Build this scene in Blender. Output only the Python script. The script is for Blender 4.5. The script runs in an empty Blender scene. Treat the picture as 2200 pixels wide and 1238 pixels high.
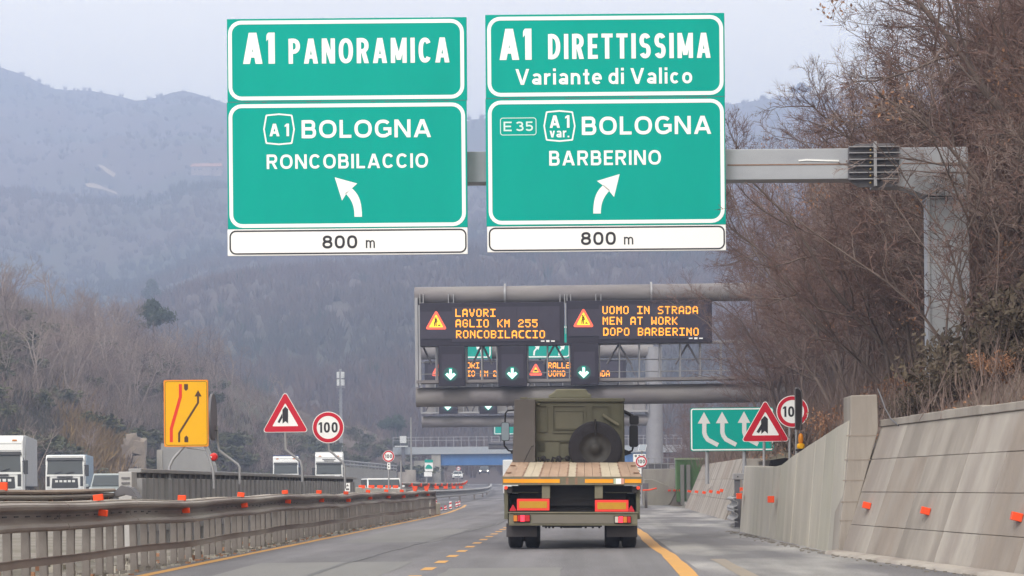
import bpy, math, random
import numpy as np
from math import radians, sin, cos, pi, exp, sqrt
from mathutils import Vector, Matrix

S = bpy.context.scene
COL = S.collection

# ------------------------------------------------------------------ camera
HAZE = 0.00063
FPX = 4680.0          # focal length in pixels of the 2200 px wide photograph
EYE = 1.154           # eye height (passenger seat of a car)
VU, VV = 1255.0, 1045.0   # where the camera axis (along the road) meets the picture
ROLL = radians(0.5)
cam_d = bpy.data.cameras.new('camera')
cam = bpy.data.objects.new('camera', cam_d)
COL.objects.link(cam)
cam.location = (0, 0, EYE)
cam.rotation_euler = (Matrix.Rotation(radians(90), 4, 'X') @ Matrix.Rotation(-ROLL, 4, 'Z')).to_euler()
cam_d.sensor_width = 36.0
cam_d.lens = 36.0 * FPX / 2200.0
cam_d.shift_x = (1100.0 - VU) / 2200.0
cam_d.shift_y = (VV - 619.0) / 2200.0
cam_d.clip_start = 0.5
cam_d.clip_end = 9000.0
S.camera = cam

# ------------------------------------------------------------------ sky, sun, exposure
w = bpy.data.worlds.new('World')
S.world = w
w.use_nodes = True
nt = w.node_tree
nt.nodes.clear()
N = nt.nodes.new
out = N('ShaderNodeOutputWorld'); bg = N('ShaderNodeBackground')
sky = N('ShaderNodeTexSky'); sky.sky_type = 'NISHITA'; sky.sun_disc = False
sky.sun_elevation = radians(42); sky.sun_rotation = radians(200)
sky.air_density = 1.2; sky.dust_density = 2.0
tc = N('ShaderNodeTexCoord'); mp = N('ShaderNodeMapping'); mp.inputs['Scale'].default_value = (1.0, 1.0, 7.0)
nz = N('ShaderNodeTexNoise'); nz.inputs['Scale'].default_value = 5.0; nz.inputs['Detail'].default_value = 6.0; nz.inputs['Roughness'].default_value = 0.5
sep = N('ShaderNodeSeparateXYZ')
rmp = N('ShaderNodeMapRange'); rmp.inputs['From Min'].default_value = 0.155; rmp.inputs['From Max'].default_value = 0.205
add = N('ShaderNodeMath'); add.operation = 'MULTIPLY_ADD'; add.inputs[1].default_value = 0.11
mix = N('ShaderNodeMix'); mix.data_type = 'RGBA'
cl = N('ShaderNodeMix'); cl.data_type = 'RGBA'
cl.inputs['A'].default_value = (8.6, 9.9, 10.9, 1); cl.inputs['B'].default_value = (15.8, 14.5, 11.7, 1)
L = nt.links.new
L(tc.outputs['Generated'], mp.inputs['Vector']); L(mp.outputs['Vector'], nz.inputs['Vector'])
L(tc.outputs['Generated'], sep.inputs[0])
L(nz.outputs['Fac'], add.inputs[0]); L(sep.outputs['Z'], add.inputs[2]); L(add.outputs[0], rmp.inputs['Value'])
L(rmp.outputs[0], cl.inputs['Factor'])
mix.inputs['Factor'].default_value = 0.88
L(sky.outputs[0], mix.inputs['A']); L(cl.outputs['Result'], mix.inputs['B'])
L(mix.outputs['Result'], bg.inputs['Color']); bg.inputs['Strength'].default_value = 0.1
L(bg.outputs[0], out.inputs[0])

sd = bpy.data.lights.new('sun', 'SUN'); sd.energy = 1.15; sd.angle = radians(14); sd.color = (1.0, 0.98, 0.96)
so = bpy.data.objects.new('sun', sd); COL.objects.link(so)
so.rotation_euler = (radians(48), 0, radians(-20))

S.view_settings.view_transform = 'Standard'
S.view_settings.look = 'None'
S.view_settings.exposure = 0.47
S.view_settings.gamma = 1.0
S.view_settings.use_curve_mapping = False
S.render.engine = 'CYCLES'
S.cycles.use_denoising = True
S.cycles.max_bounces = 5
S.cycles.diffuse_bounces = 2
S.cycles.glossy_bounces = 2
S.cycles.transparent_max_bounces = 6
S.cycles.volume_bounces = 1
S.cycles.caustics_reflective = False
S.cycles.caustics_refractive = False

# ------------------------------------------------------------------ measured positions
CR, SR = cos(ROLL), sin(ROLL)
def W(u, v, Y):
    """point of the place seen at photo pixel (u, v), Y metres down the road"""
    a, b = u - VU, VV - v
    return Vector(((CR * a + SR * b) * Y / FPX, Y, EYE + (-SR * a + CR * b) * Y / FPX))
def G(u, v, z=0.0):
    """point on the ground plane at photo pixel (u, v)"""
    a, b = u - VU, VV - v
    Y = (z - EYE) * FPX / (-SR * a + CR * b)
    return W(u, v, Y)
def road_x(Y): return -0.00016 * max(0.0, Y - 85.0) ** 2
def road_z(Y): return 0.000022 * max(0.0, Y - 150.0) ** 2

# ------------------------------------------------------------------ objects
def setp(o, label=None, cat=None, group=None, kind=None):
    if label: o['label'] = label
    if cat: o['category'] = cat
    if group: o['group'] = group
    if kind: o['kind'] = kind
    return o
def empty(name, loc, label, cat, group=None, rz=0.0):
    o = bpy.data.objects.new(name, None)
    o.empty_display_size = 0.3
    COL.objects.link(o)
    o.location = loc; o.rotation_euler = (0, 0, rz)
    return setp(o, label, cat, group)
def kids(o): return [c for c in COL.objects if c.parent is o]
def copy_tree(o, children, parent=None):
    """copies a thing with its parts and sub-parts; children = {object: [children]}"""
    c = o.copy(); COL.objects.link(c)
    if parent is not None: c.parent = parent
    for ch in children.get(o, ()): copy_tree(ch, children, c)
    return c
def child_map():
    d = {}
    for o in COL.objects:
        if o.parent is not None: d.setdefault(o.parent, []).append(o)
    return d

class MB:
    """collects shapes into one mesh object"""
    def __init__(s): s.v = []; s.f = []; s.mi = []; s.sm = []; s.m = 0; s.smooth = False
    def _add(s, vs, fs, smooth=None):
        b = len(s.v); s.v += [tuple(p) for p in vs]
        for f in fs:
            s.f.append(tuple(i + b for i in f)); s.mi.append(s.m); s.sm.append(s.smooth if smooth is None else smooth)
        return s
    def box(s, x0, x1, y0, y1, z0, z1, M=None):
        vs = [Vector(p) for p in ((x0,y0,z0),(x1,y0,z0),(x1,y1,z0),(x0,y1,z0),(x0,y0,z1),(x1,y0,z1),(x1,y1,z1),(x0,y1,z1))]
        if M is not None: vs = [M @ p for p in vs]
        return s._add(vs, [(0,3,2,1),(4,5,6,7),(0,1,5,4),(1,2,6,5),(2,3,7,6),(3,0,4,7)], False)
    def hexa(s, vs):   # eight corners: bottom four then top four
        return s._add(vs, [(0,3,2,1),(4,5,6,7),(0,1,5,4),(1,2,6,5),(2,3,7,6),(3,0,4,7)], False)
    def prism(s, poly, y0, y1, M=None):   # polygon in (x, z), front face at y0
        n = len(poly)
        a = sum(poly[i][0]*poly[(i+1)%n][1]-poly[(i+1)%n][0]*poly[i][1] for i in range(n))
        if a < 0: poly = poly[::-1]
        vs = [Vector((p[0], y0, p[1])) for p in poly] + [Vector((p[0], y1, p[1])) for p in poly]
        if M is not None: vs = [M @ p for p in vs]
        fs = [tuple(range(n)), tuple(range(2*n-1, n-1, -1))]
        fs += [(i, i+n, (i+1)%n+n, (i+1)%n) for i in range(n)]
        return s._add(vs, fs, False)
    def ring(s, outer, inner, y0, y1, M=None):
        n = len(outer)
        vs = [Vector((p[0], y0, p[1])) for p in outer] + [Vector((p[0], y0, p[1])) for p in inner] + \
             [Vector((p[0], y1, p[1])) for p in outer] + [Vector((p[0], y1, p[1])) for p in inner]
        if M is not None: vs = [M @ p for p in vs]
        fs = []
        for i in range(n):
            j = (i+1) % n
            fs += [(i, j, j+n, i+n), (i, i+2*n, j+2*n, j), (i+n, j+n, j+3*n, i+3*n), (i+2*n, i+3*n, j+3*n, j+2*n)]
        return s._add(vs, fs, False)
    def tube(s, pts, r, n=8, caps=True, smooth=True):
        pts = [Vector(p) for p in pts]; k = len(pts)
        rs = r if isinstance(r, (list, tuple)) else [r]*k
        vs = []; fs = []
        prev = None
        for i, p in enumerate(pts):
            d = (pts[min(i+1,k-1)] - pts[max(i-1,0)])
            if d.length < 1e-9: d = Vector((0,0,1))
            d.normalize()
            if prev is None:
                ref = Vector((0,0,1)) if abs(d.z) < 0.9 else Vector((1,0,0))
                a = d.cross(ref).normalized()
            else:
                a = (prev - d * prev.dot(d))
                a = a.normalized() if a.length > 1e-6 else d.orthogonal().normalized()
            prev = a; b = d.cross(a)
            for j in range(n):
                t = 2*pi*j/n
                vs.append(p + (a*cos(t) + b*sin(t))*rs[i])
        for i in range(k-1):
            for j in range(n):
                fs.append((i*n+j, i*n+(j+1)%n, (i+1)*n+(j+1)%n, (i+1)*n+j))
        s._add(vs, fs, smooth)
        if caps: s._add([vs[j] for j in range(n)][::-1] + vs[-n:], [tuple(range(n)), tuple(range(n, 2*n))], False)
        return s
    def lathe(s, prof, c, axis='X', n=32, smooth=True):
        """profile of (along, radius) turned round an axis through c"""
        c = Vector(c); vs = []; fs = []; k = len(prof)
        for a, r in prof:
            for j in range(n):
                t = 2*pi*j/n
                p = {'X': (a, r*cos(t), r*sin(t)), 'Y': (r*cos(t), a, r*sin(t)), 'Z': (r*cos(t), r*sin(t), a)}[axis]
                vs.append(c + Vector(p))
        for i in range(k-1):
            for j in range(n):
                fs.append((i*n+j, i*n+(j+1)%n, (i+1)*n+(j+1)%n, (i+1)*n+j))
        return s._add(vs, fs, smooth)
    def sweep(s, path, prof, closed=True, smooth=False):
        """profile of (sideways, up) carried along a path of points; sideways = to the right of travel"""
        path = [Vector(p) for p in path]; k = len(path); n = len(prof); vs = []; fs = []
        for i, p in enumerate(path):
            d = path[min(i+1,k-1)] - path[max(i-1,0)]; d.z = 0; d.normalize()
            r = Vector((d.y, -d.x, 0))
            for a, b in prof: vs.append(p + r*a + Vector((0,0,b)))
        for i in range(k-1):
            for j in range(n if closed else n-1):
                fs.append((i*n+j, i*n+(j+1)%n, (i+1)*n+(j+1)%n, (i+1)*n+j))
        s._add(vs, fs, smooth)
        if closed: s._add(vs[:n][::-1] + vs[-n:], [tuple(range(n)), tuple(range(n, 2*n))], False)
        return s
    def grid(s, P, smooth=True):   # P[i][j] points
        k, n = len(P), len(P[0])
        return s._add([p for r in P for p in r], [(i*n+j, i*n+j+1, (i+1)*n+j+1, (i+1)*n+j) for i in range(k-1) for j in range(n-1)], smooth)
    def build(s, name, mats, parent=None, bevel=0.0, loc=None, segs=2):
        me = bpy.data.meshes.new(name)
        me.from_pydata(s.v, [], s.f)
        mats = mats if isinstance(mats, (list, tuple)) else [mats]
        for m in mats: me.materials.append(m)
        me.polygons.foreach_set('material_index', s.mi)
        me.polygons.foreach_set('use_smooth', s.sm)
        me.update()
        o = bpy.data.objects.new(name, me); COL.objects.link(o)
        if parent is not None: o.parent = parent
        if loc is not None: o.location = loc
        if bevel:
            b = o.modifiers.new('bevel', 'BEVEL'); b.width = bevel; b.segments = segs; b.limit_method = 'ANGLE'; b.angle_limit = radians(40)
        return o

def rrect(x0, x1, z0, z1, r, n=6):
    P = []
    for cx, cz, a in ((x1-r, z1-r, 0), (x0+r, z1-r, 90), (x0+r, z0+r, 180), (x1-r, z0+r, 270)):
        for i in range(n+1):
            t = radians(a + 90.0*i/n); P.append((cx + r*cos(t), cz + r*sin(t)))
    return P
def circle(cx, cz, r, n=40): return [(cx + r*cos(2*pi*i/n), cz + r*sin(2*pi*i/n)) for i in range(n)]
def rounded(poly, r, n=5):
    """polygon with its corners rounded"""
    out_ = []; k = len(poly)
    for i in range(k):
        p = Vector(poly[i]); a = (Vector(poly[i-1]) - p).normalized(); b = (Vector(poly[(i+1)%k]) - p).normalized()
        ang = a.angle(b); d = r / math.tan(ang/2); c = p + (a+b).normalized() * (r / sin(ang/2))
        s0 = p + a*d - c; s1 = p + b*d - c
        a0 = math.atan2(s0.y, s0.x); a1 = math.atan2(s1.y, s1.x)
        da = (a1 - a0 + pi) % (2*pi) - pi
        out_ += [(c.x + r*cos(a0+da*t/n), c.y + r*sin(a0+da*t/n)) for t in range(n+1)]
    return out_
def strip(pts, wd):
    """outline of a band of width wd along the points (x, z)"""
    pts = [Vector(p) for p in pts]; l = []; r = []
    k = len(pts)
    for i, p in enumerate(pts):
        if 0 < i < k-1:
            d0 = (p-pts[i-1]).normalized(); d1 = (pts[i+1]-p).normalized(); d = (d0+d1).normalized(); sc = 1/max(.4, d.dot(d0))
        else:
            d = (pts[min(i+1,k-1)]-pts[max(i-1,0)]).normalized(); sc = 1
        n = Vector((-d.y, d.x)) * (wd/2*sc)
        l.append(tuple(p+n)); r.append(tuple(p-n))
    return l + r[::-1]

# road-sign lettering drawn as strokes of even width (cap height 1)
def se(cx, cz, rx, rz, a0, a1, n=20, k=2.35):
    o_ = []
    for i in range(n+1):
        t = radians(a0 + (a1-a0)*i/n); c, s_ = cos(t), sin(t)
        o_.append((cx + rx*math.copysign(abs(c)**(2/k), c), cz + rz*math.copysign(abs(s_)**(2/k), s_)))
    return o_
def glyph(c, w, t):
    """list of bands (points, thickness) and polygons for one character of width w"""
    B, P = [], []; h = t/2; q = t*.92
    R = lambda x0, x1, z0, z1: P.append([(x0,z0),(x1,z0),(x1,z1),(x0,z1)])
    D = lambda x0, z0, x1, z1, th: P.append([(x0-th/2,z0),(x0+th/2,z0),(x1+th/2,z1),(x1-th/2,z1)])
    band = lambda pts: B.append(pts)
    th = t*1.08; xh = .72
    if c == 'A': D(th/2,0,w/2-th*.06,1,th); D(w-th/2,0,w/2+th*.06,1,th); R(w*.24,w*.76,.2,.2+q)
    elif c == 'B':
        R(0,t,0,1)
        for z0, z1, e in ((.5-q/2+.02,1,.94),(0,.5+q/2+.02,1)):
            r = (z1-z0-q)/2; zc = (z0+z1)/2; x2 = w*e-h; band([(h,z1-q/2),(x2-r*.9,z1-q/2)] + se(x2-r*.9,zc,r*.9,r,88,-88,10) + [(x2-r*.9,z0+q/2),(h,z0+q/2)])
    elif c in 'CG':
        band(se(w/2,.5,w/2-h,.5-h,38 if c == 'C' else 42,322 if c == 'C' else 318,28))
        if c == 'G': R(w*.52,w,.40,.40+q); R(w-t,w,.14,.40)
    elif c == 'D': R(0,t,0,1); r = min(.5-q/2, w*.55); band([(h,1-q/2),(w-h-r,1-q/2)] + se(w-h-r,.5,r,.5-q/2,88,-88,16) + [(w-h-r,q/2),(h,q/2)])
    elif c == 'E': R(0,t,0,1); R(t,w,0,q); R(t,w,1-q,1); R(t,w*.92,.5-q/2,.5+q/2)
    elif c in 'Il': R(0,t,0,1 if c == 'I' else 1.02)
    elif c == 'L': R(0,t,0,1); R(t,w,0,q)
    elif c == 'M': R(0,t,0,1); R(w-t,w,0,1); D(t*.55,1,w/2,.12,t*.95); D(w-t*.55,1,w/2,.12,t*.95)
    elif c == 'N': R(0,t,0,1); R(w-t,w,0,1); D(t*.6,1,w-t*.6,0,t*1.12)
    elif c in 'O0': band(se(w/2,.5,w/2-h,.5-h,90,450,36,2.35 if c == 'O' else 2.5))
    elif c in 'PR':
        R(0,t,0,1); z0 = .40; r = (1-z0-q)/2; x2 = w*(.97 if c == 'R' else 1)-h
        band([(h,1-q/2),(x2-r*.9,1-q/2)] + se(x2-r*.9,(1+z0)/2,r*.9,r,88,-88,10) + [(x2-r*.9,z0+q/2),(h,z0+q/2)])
        if c == 'R': D(w-th*.55,0,w*.55,.44,th)
    elif c == 'S': m = .51; zu = (1-h+m)/2; zl = (m+h)/2; rx = w/2-h; band(se(w/2,zu,rx,zu-m,25,268,18,2.2) + se(w/2,zl,rx,m-zl,90,-155,18,2.2)[1:])
    elif c == 'T': R(w/2-h,w/2+h,0,1); R(0,w,1-q,1)
    elif c == 'V': D(th/2,1,w/2-th*.04,0,th); D(w-th/2,1,w/2+th*.04,0,th)
    elif c == '1': R(w-t,w,0,1); P.append([(0,.74),(w-t,.86),(w-t,1),(w-t*.9,1),(0,.74+q*.9)] if False else [(0,.72),(w-t,.80),(w-t,1),(w-t*1.25,.94),(0,.72+q*.85)])
    elif c == '3': m = .52; zu = (1-h+m)/2; zl = (m+h)/2; band(se(w*.47,zu,w*.47-h,zu-m,155,-90,16,2.2)); band(se(w/2,zl,w/2-h,m-zl,90,-155,16,2.2))
    elif c == '5': R(w*.12,w*.94,1-q,1); R(w*.12,w*.12+t*.95,.46,1-q); zl = .33; band(se(w/2,zl,w/2-h,zl-h,128,-150,20,2.2))
    elif c == '8': m = .53; band(se(w/2,(1-h+m)/2,w*.45-h,(1-h-m)/2,90,450,24,2.2)); band(se(w/2,(m+h)/2,w/2-h,(m-h)/2,90,450,24,2.2))
    elif c == 'i': R(0,t,0,xh); R(0,t,.85,.85+t)
    elif c == 'o': band(se(w/2,xh/2,w/2-h,xh/2-h,90,450,28,2.2))
    elif c == 'c': band(se(w/2,xh/2,w/2-h,xh/2-h,42,318,22,2.2))
    elif c == 'e': band(se(w/2,xh/2,w/2-h,xh/2-h,0,312,24,2.2)); R(h,w-.01,xh/2-q*.42,xh/2+q*.42)
    elif c == 'a': R(w-t,w,0,xh*.62); band(se(w/2,xh*.62,w/2-h,xh*.38-h,150,0,12,2.2)); band(se(w*.48,xh*.28,w*.48-h,xh*.28-h,90,450,20,2.2))
    elif c == 'd': R(w-t,w,0,1.02); band(se(w/2,xh/2,w/2-h,xh/2-h,90,450,26,2.2))
    elif c == 'r': R(0,t,0,xh); band(se(w*.95,xh*.55,w*.95-h,xh*.45-h,178,85,10,2.2))
    elif c == 'n': R(0,t,0,xh); R(w-t,w,0,xh*.55); band(se(w/2,xh*.55,w/2-h,xh*.45-h,180,0,16,2.2))
    elif c == 't': R(w*.3,w*.3+t,0,.95); R(0,w,xh-q,xh); R(w*.3+t,w,0,q)
    elif c == 'v': D(th/2,xh,w/2-th*.04,0,th); D(w-th/2,xh,w/2+th*.04,0,th)
    elif c == 'm':
        R(0,t,0,xh); v = (w-t)/2
        for j in (0, 1): R(v*(j+1),v*(j+1)+t,0,xh*.58); band(se(v*j+(v+t)/2,xh*.58,(v+t)/2-h,xh*.42-h,180,0,12,2.2))
    elif c == '.': R(0,t,0,t)
    elif c == '<': D(w*.2,.5,w*.9,1,t); D(w*.2,.5,w*.9,0,t)
    elif c == '>': D(w*.8,.5,w*.1,1,t); D(w*.8,.5,w*.1,0,t)
    return B, P
GW = dict(A=.84,B=.70,C=.76,D=.74,E=.60,G=.80,L=.57,M=.94,N=.78,O=.84,P=.68,R=.73,S=.68,T=.68,V=.80,a=.54,r=.36,n=.55,t=.36,e=.57,d=.57,c=.53,o=.58,v=.56,m=.88)
GW.update({'0':.62,'1':.36,'3':.58,'5':.58,'8':.62,'<':.6,'>':.6})
def put_text(mb, txt, x0, x1, z0, z1, y, weight=.17, spacing=.16, M=None):
    """letters of even stroke that fill the box (x0..x1, z0..z1), facing -y"""
    top = 1.02 if any(c in 'dl' for c in txt) else (1.0 if any(c.isupper() or c.isdigit() or c in '<>' for c in txt) else .72)
    H_ = (z1-z0)/top; need = (x1-x0)/H_; t = weight
    fix = sum(t for c in txt if c in 'Iil.') + spacing*(sum(1 for a, b in zip(txt[:-1], txt[1:]) if a != ' ' and b != ' ')) + sum(.42 for c in txt if c == ' ')
    k = (need-fix)/max(.01, sum(GW.get(c, 0) for c in txt if c not in 'Iil. '))
    x = 0.0; lay = 0
    for i, c in enumerate(txt):
        if c == ' ': x += .42; continue
        w_ = t if c in 'Iil.' else GW[c]*k
        B, P = glyph(c, w_, t)
        for pts in B:
            pv_ = [Vector(p) for p in pts]; n = len(pv_); closed = (pv_[0]-pv_[-1]).length < 1e-6; vs = []
            for j, p in enumerate(pv_):
                d = (pv_[(j+1) % n if not (closed and j == n-1) else 1] - p if (j < n-1 or closed) else p - pv_[j-1])
                if j > 0: d = d.normalized() + (p - pv_[j-1]).normalized()
                elif closed: d = d.normalized() + (p - pv_[-2]).normalized()
                d.normalize(); nn = Vector((-d.y, d.x))*t/2
                vs += [p+nn, p-nn]
            yy = y - .0002*(lay % 6); lay += 1
            mb._add([Vector((x0+(x+p.x)*H_, yy, z0+p.y*H_)) for p in vs], [(2*j, 2*j+1, 2*j+3, 2*j+2) for j in range(n-1)], False)
        for poly in P:
            yy = y - .0002*(lay % 6); lay += 1
            mb._add([Vector((x0+(x+a)*H_, yy, z0+b*H_)) for a, b in poly], [tuple(range(len(poly)))], False)
        x += w_ + (spacing if i < len(txt)-1 and txt[i+1] != ' ' else 0)

# ------------------------------------------------------------------ materials
def lin(c):
    return tuple(((x/255.0)/12.92 if x/255.0 <= 0.04045 else ((x/255.0+0.055)/1.055)**2.4) for x in c)
def mat(name, c, rough=0.6, metal=0.0, c2=None, scale=4.0, amount=0.5, stretch=(1,1,1), bump=0.0, bscale=None, emit=None, es=0.0, c3=None, scale3=0.3, amount3=0.5, spec=0.4, coord='Object'):
    m = bpy.data.materials.new(name); m.use_nodes = True
    t = m.node_tree; b = t.nodes['Principled BSDF']
    b.inputs['Base Color'].default_value = (*c, 1); b.inputs['Roughness'].default_value = rough; b.inputs['Metallic'].default_value = metal
    b.inputs['Specular IOR Level'].default_value = spec
    if emit:
        b.inputs['Emission Color'].default_value = (*emit, 1); b.inputs['Emission Strength'].default_value = es
    if c2 or bump:
        x = t.nodes.new('ShaderNodeTexCoord'); mpn = t.nodes.new('ShaderNodeMapping'); mpn.inputs['Scale'].default_value = stretch
        t.links.new(x.outputs[coord], mpn.inputs['Vector'])
    if c2:
        n = t.nodes.new('ShaderNodeTexNoise'); n.inputs['Scale'].default_value = scale; n.inputs['Detail'].default_value = 7; n.inputs['Roughness'].default_value = 0.62
        t.links.new(mpn.outputs[0], n.inputs['Vector'])
        r = t.nodes.new('ShaderNodeMapRange'); r.inputs['From Min'].default_value = 0.5 - 0.22; r.inputs['From Max'].default_value = 0.5 + 0.22
        r.inputs['To Max'].default_value = amount
        t.links.new(n.outputs['Fac'], r.inputs['Value'])
        mx = t.nodes.new('ShaderNodeMix'); mx.data_type = 'RGBA'
        mx.inputs['A'].default_value = (*c, 1); mx.inputs['B'].default_value = (*c2, 1)
        t.links.new(r.outputs[0], mx.inputs['Factor'])
        res = mx.outputs['Result']
        if c3:
            n3 = t.nodes.new('ShaderNodeTexNoise'); n3.inputs['Scale'].default_value = scale3; n3.inputs['Detail'].default_value = 5
            t.links.new(mpn.outputs[0], n3.inputs['Vector'])
            r3 = t.nodes.new('ShaderNodeMapRange'); r3.inputs['From Min'].default_value = 0.45; r3.inputs['From Max'].default_value = 0.62; r3.inputs['To Max'].default_value = amount3
            t.links.new(n3.outputs['Fac'], r3.inputs['Value'])
            m3 = t.nodes.new('ShaderNodeMix'); m3.data_type = 'RGBA'; m3.inputs['B'].default_value = (*c3, 1)
            t.links.new(r3.outputs[0], m3.inputs['Factor']); t.links.new(res, m3.inputs['A'])
            res = m3.outputs['Result']
        t.links.new(res, b.inputs['Base Color'])
    if bump:
        nb = t.nodes.new('ShaderNodeTexNoise'); nb.inputs['Scale'].default_value = bscale or scale*3; nb.inputs['Detail'].default_value = 6
        t.links.new(mpn.outputs[0], nb.inputs['Vector'])
        bp = t.nodes.new('ShaderNodeBump'); bp.inputs['Strength'].default_value = bump; bp.inputs['Distance'].default_value = 0.05
        t.links.new(nb.outputs['Fac'], bp.inputs['Height']); t.links.new(bp.outputs[0], b.inputs['Normal'])
    return m

K = {}
K['asphalt'] = mat('asphalt', (.178,.172,.192), .85, c2=(.108,.103,.118), scale=1.1, amount=.95, stretch=(1,.18,1), bump=.25, bscale=30, c3=(.225,.218,.235), scale3=.22, amount3=.6)
K['shoulder'] = mat('shoulder_asphalt', (.19,.184,.20), .85, c2=(.15,.144,.158), scale=.8, amount=.8, stretch=(1,.25,1), bump=.3, bscale=25, c3=(.44,.43,.425), scale3=.55, amount3=.7)
K['gravel'] = mat('verge', (.16,.14,.125), .95, c2=(.28,.26,.24), scale=3, amount=.8, bump=.5, bscale=10, c3=(.10,.09,.06), scale3=.4)
K['yellow_line'] = mat('yellow_road_paint', (.62,.30,.045), .6, c2=(.42,.24,.09), scale=3.5, amount=.7)
K['faded_line'] = mat('faded_road_paint', (.28,.225,.17), .7, c2=(.22,.2,.19), scale=4, amount=1)
K['white_line'] = mat('white_road_paint', (.55,.54,.53), .6, c2=(.3,.3,.3), scale=3, amount=.7)
K['tar'] = mat('tar_seam', (.075,.07,.075), .5)
K['patch'] = mat('asphalt_patch', (.15,.147,.155), .8, c2=(.19,.186,.19), scale=.8, amount=1, stretch=(1,.2,1))
K['bank'] = mat('bank_soil', (.085,.062,.055), .95, c2=(.14,.10,.08), scale=.35, amount=.9, bump=.6, bscale=1.5, c3=(.10,.095,.055), scale3=.09, amount3=.7)
K['bank_l'] = mat('bank_scrub', (.095,.072,.062), .95, c2=(.145,.11,.09), scale=.12, amount=.9, bump=.8, bscale=.8, c3=(.075,.08,.05), scale3=.035, amount3=.9)
K['hill'] = mat('wooded_hillside', (.078,.060,.060), 1.0, c2=(.115,.085,.075), scale=.02, amount=.9, bump=1.0, bscale=.06, c3=(.05,.06,.045), scale3=.005, amount3=.95)
K['galv'] = mat('galvanised_steel', (.34,.34,.37), .45, .35, c2=(.27,.27,.30), scale=2.2, amount=.9, stretch=(1,1,.6), c3=(.40,.39,.40), scale3=.7, amount3=.5)
K['beam'] = mat('gantry_steel', (.37,.385,.43), .5, .25, c2=(.29,.30,.34), scale=1.2, amount=.9, stretch=(.6,1,1.6), c3=(.43,.44,.47), scale3=.5, amount3=.5)
K['pipe'] = mat('gantry_pipe_steel', (.225,.21,.225), .65, .1, c2=(.16,.145,.155), scale=1.1, amount=.9, stretch=(.5,1,2), c3=(.27,.255,.25), scale3=.5, amount3=.6, spec=.25)
K['steel_dark'] = mat('dark_steel', (.16,.155,.175), .6, .2, c2=(.11,.105,.12), scale=2, amount=.8)
K['rust'] = mat('rust', (.22,.12,.08), .8, c2=(.30,.2,.15), scale=8, amount=.8)
K['rail'] = mat('guardrail_steel', (.245,.20,.185), .55, .25, c2=(.14,.105,.095), scale=1.6, amount=.9, stretch=(1,.4,2), c3=(.40,.37,.35), scale3=.6, amount3=.6)
K['post'] = mat('rail_post_steel', (.27,.245,.235), .6, .2, c2=(.17,.145,.135), scale=3, amount=.9, stretch=(1,1,.5), c3=(.13,.11,.10), scale3=1.5, amount3=.5)
K['zinc'] = mat('zinc_barrier', (.34,.335,.35), .55, .25, c2=(.26,.255,.27), scale=2.5, amount=.9, stretch=(1,1,.3))
K['orange'] = mat('orange_reflector', (.86,.075,.012), .4)
K['teal'] = mat('sign_green_film', (0.0,.355,.30), .6, c2=(0.0,.315,.265), scale=.9, amount=.8, stretch=(1,1,.35), spec=.08)
K['white'] = mat('sign_white_film', (.88,.88,.89), .42, spec=.3)
K['black'] = mat('sign_black_film', (.022,.02,.028), .5)
K['red'] = mat('sign_red_film', (.55,.008,.03), .4, spec=.3)
K['yellow'] = mat('sign_yellow_film', (.86,.44,.002), .4, c2=(.80,.40,.002), scale=2, amount=.7, spec=.3)
K['orange_edge'] = mat('sign_orange_edge', (.80,.25,.01), .45)
K['sign_back'] = mat('sign_back_metal', (.17,.165,.185), .55, .3, c2=(.12,.115,.13), scale=3, amount=.8)
K['concrete'] = mat('light_concrete', (.49,.458,.41), .9, c2=(.35,.325,.29), scale=1.3, amount=.9, stretch=(1,1,.28), bump=.25, bscale=8, c3=(.30,.28,.26), scale3=.8, amount3=.45)
K['concrete_b'] = mat('weathered_concrete', (.40,.362,.332), .9, c2=(.25,.222,.204), scale=1.5, amount=.9, stretch=(1,1,.22), bump=.3, bscale=8, c3=(.20,.175,.16), scale3=1.0, amount3=.75)
K['concrete_c'] = mat('dark_stained_concrete', (.31,.262,.23), .9, c2=(.21,.178,.16), scale=1.6, amount=.9, stretch=(1,1,.2), bump=.3, bscale=8, c3=(.32,.29,.27), scale3=1.0, amount3=.6)
K['concrete_d'] = mat('pinkish_concrete', (.43,.392,.362), .9, c2=(.30,.27,.25), scale=1.4, amount=.9, stretch=(1,1,.22), bump=.3, bscale=8, c3=(.24,.205,.19), scale3=.9, amount3=.75)
K['joint'] = mat('wall_joint', (.22,.195,.175), 1.0)
K['grey_wall'] = mat('grey_concrete', (.33,.32,.31), .9, c2=(.26,.25,.24), scale=.6, amount=.9, stretch=(1,1,.3), bump=.2)
K['bark'] = mat('bark', (.105,.075,.070), .95, c2=(.18,.14,.125), scale=3, amount=.8, stretch=(1,1,.3))
K['twig'] = mat('twigs', (.122,.072,.066), .95, c2=(.195,.125,.11), scale=.5, amount=.9, coord='Object')
K['twig_b'] = mat('grey_twigs', (.20,.145,.135), .95, c2=(.30,.235,.215), scale=.5, amount=.9)
K['leaf'] = mat('dead_leaves', (.27,.12,.065), .8, c2=(.40,.23,.14), scale=2, amount=1)
K['evergreen'] = mat('evergreen_needles', (.040,.062,.040), .9, c2=(.07,.09,.05), scale=1.2, amount=.8)
K['shrub'] = mat('scrub_leaves', (.085,.065,.055), .9, c2=(.115,.09,.06), scale=.8, amount=.9)
K['drygrass'] = mat('dry_grass', (.30,.22,.11), .95, c2=(.2,.16,.08), scale=1, amount=.9)
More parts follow.
